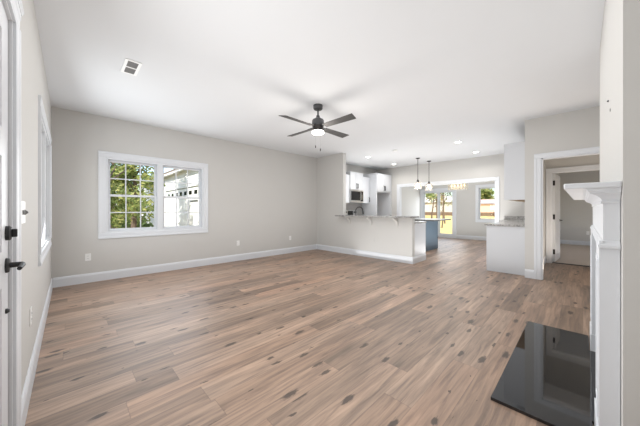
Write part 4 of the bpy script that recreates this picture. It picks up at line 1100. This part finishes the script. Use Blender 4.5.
# houses and trees beyond the lawn
def far_house(x, y0, y1, h, depth, rm, wm, label, z=None, rise=1.7):
    z = LZ(x, 0) if z is None else z
    r_ = thing('distant_house', (x, (y0+y1)/2, z), label, 'house')
    MB().box(x, x+depth, y0, y1, z-0.1, z+h).build('house_wall', wm, r_)
    MB().prism([(x-0.5, z+h-0.05), (x+depth/2, z+h+rise), (x+depth+0.5, z+h-0.05)], 'y', y0-0.5, y1+0.5).build('roof', rm, r_)
    n = max(2, int((y1-y0)/3.2))
    for k in range(n):
        yc = y0+(k+0.5)*(y1-y0)/n
        f = MB(); rect_frame(f, 'x', x-0.05, x-0.001, yc-0.5, yc+0.5, z+0.9, z+2.1, 0.07); fo = f.build('window_frame', M['siding'], r_)
        MB().box(x-0.02, x-0.001, yc-0.44, yc+0.44, z+0.96, z+2.04).build('pane', M['blind'], fo)
far_house(70, 6.0, 19.6, 2.4, 8, M['pinkroof'], M['tanbrick'], 'tan brick house with reddish roof beyond the dining window', rise=1.1)
far_house(72, 21.5, 40.0, 3.0, 8, M['paleroof'], M['palepaint'], 'pale house across the lawn beyond the sliding door', rise=1.8)
LG = 'trees beyond the lawn'
tree(88, 21.0, 7.0, 2.8, 4.8, 'green tree rising behind the right of tan brick house', M['leaf'], LG, 14, 170, 0.42, 21, 0.25, z=LZ(88,0))
tree(88, 14.0, 6.6, 2.6, 4.6, 'green tree behind the left of the tan brick house', M['leaf'], LG, 14, 170, 0.42, 22, 0.25, z=LZ(88,0))
tree(16.5, 7.35, 4.4, 0.75, 2.6, 'green tree near the left edge of the sliding door', M['leaf'], LG, 9, 130, 0.09, 23, 0.07, z=LZ(16.5,0))
tree(19.5, 7.2, 4.6, 0.75, 3.5, 'small tree with high green leaves outside the sliding door', M['leaf'], LG, 6, 110, 0.10, 24, 0.05, z=LZ(19.5,0))
tree(24, 8.6, 4.9, 1.25, 3.0, 'sparse dark leaved tree in the middle of the lawn', M['leaf_dark'], LG, 8, 40, 0.10, 25, 0.07, z=LZ(24,0))
tree(27, 11.0, 5.4, 1.0, 3.9, 'upright green tree between the sparse dark tree and autumn tree', M['leaf'], LG, 9, 90, 0.12, 28, 0.08, z=LZ(27,0))
tree(32.5, 12.6, 5.0, 1.4, 3.0, 'thin tan autumn tree near the far fence of the lawn', M['leaf_dry'], LG, 7, 40, 0.13, 26, 0.09, z=LZ(31,0))
tree(35, 16.2, 5.2, 1.7, 3.2, 'leafy dark tree near the far fence behind the sliding door', M['leaf_dark'], LG, 8, 60, 0.15, 27, 0.09, z=LZ(35,0))

for o in list(bpy.data.objects):
    if '_o' in o: del o['_o']
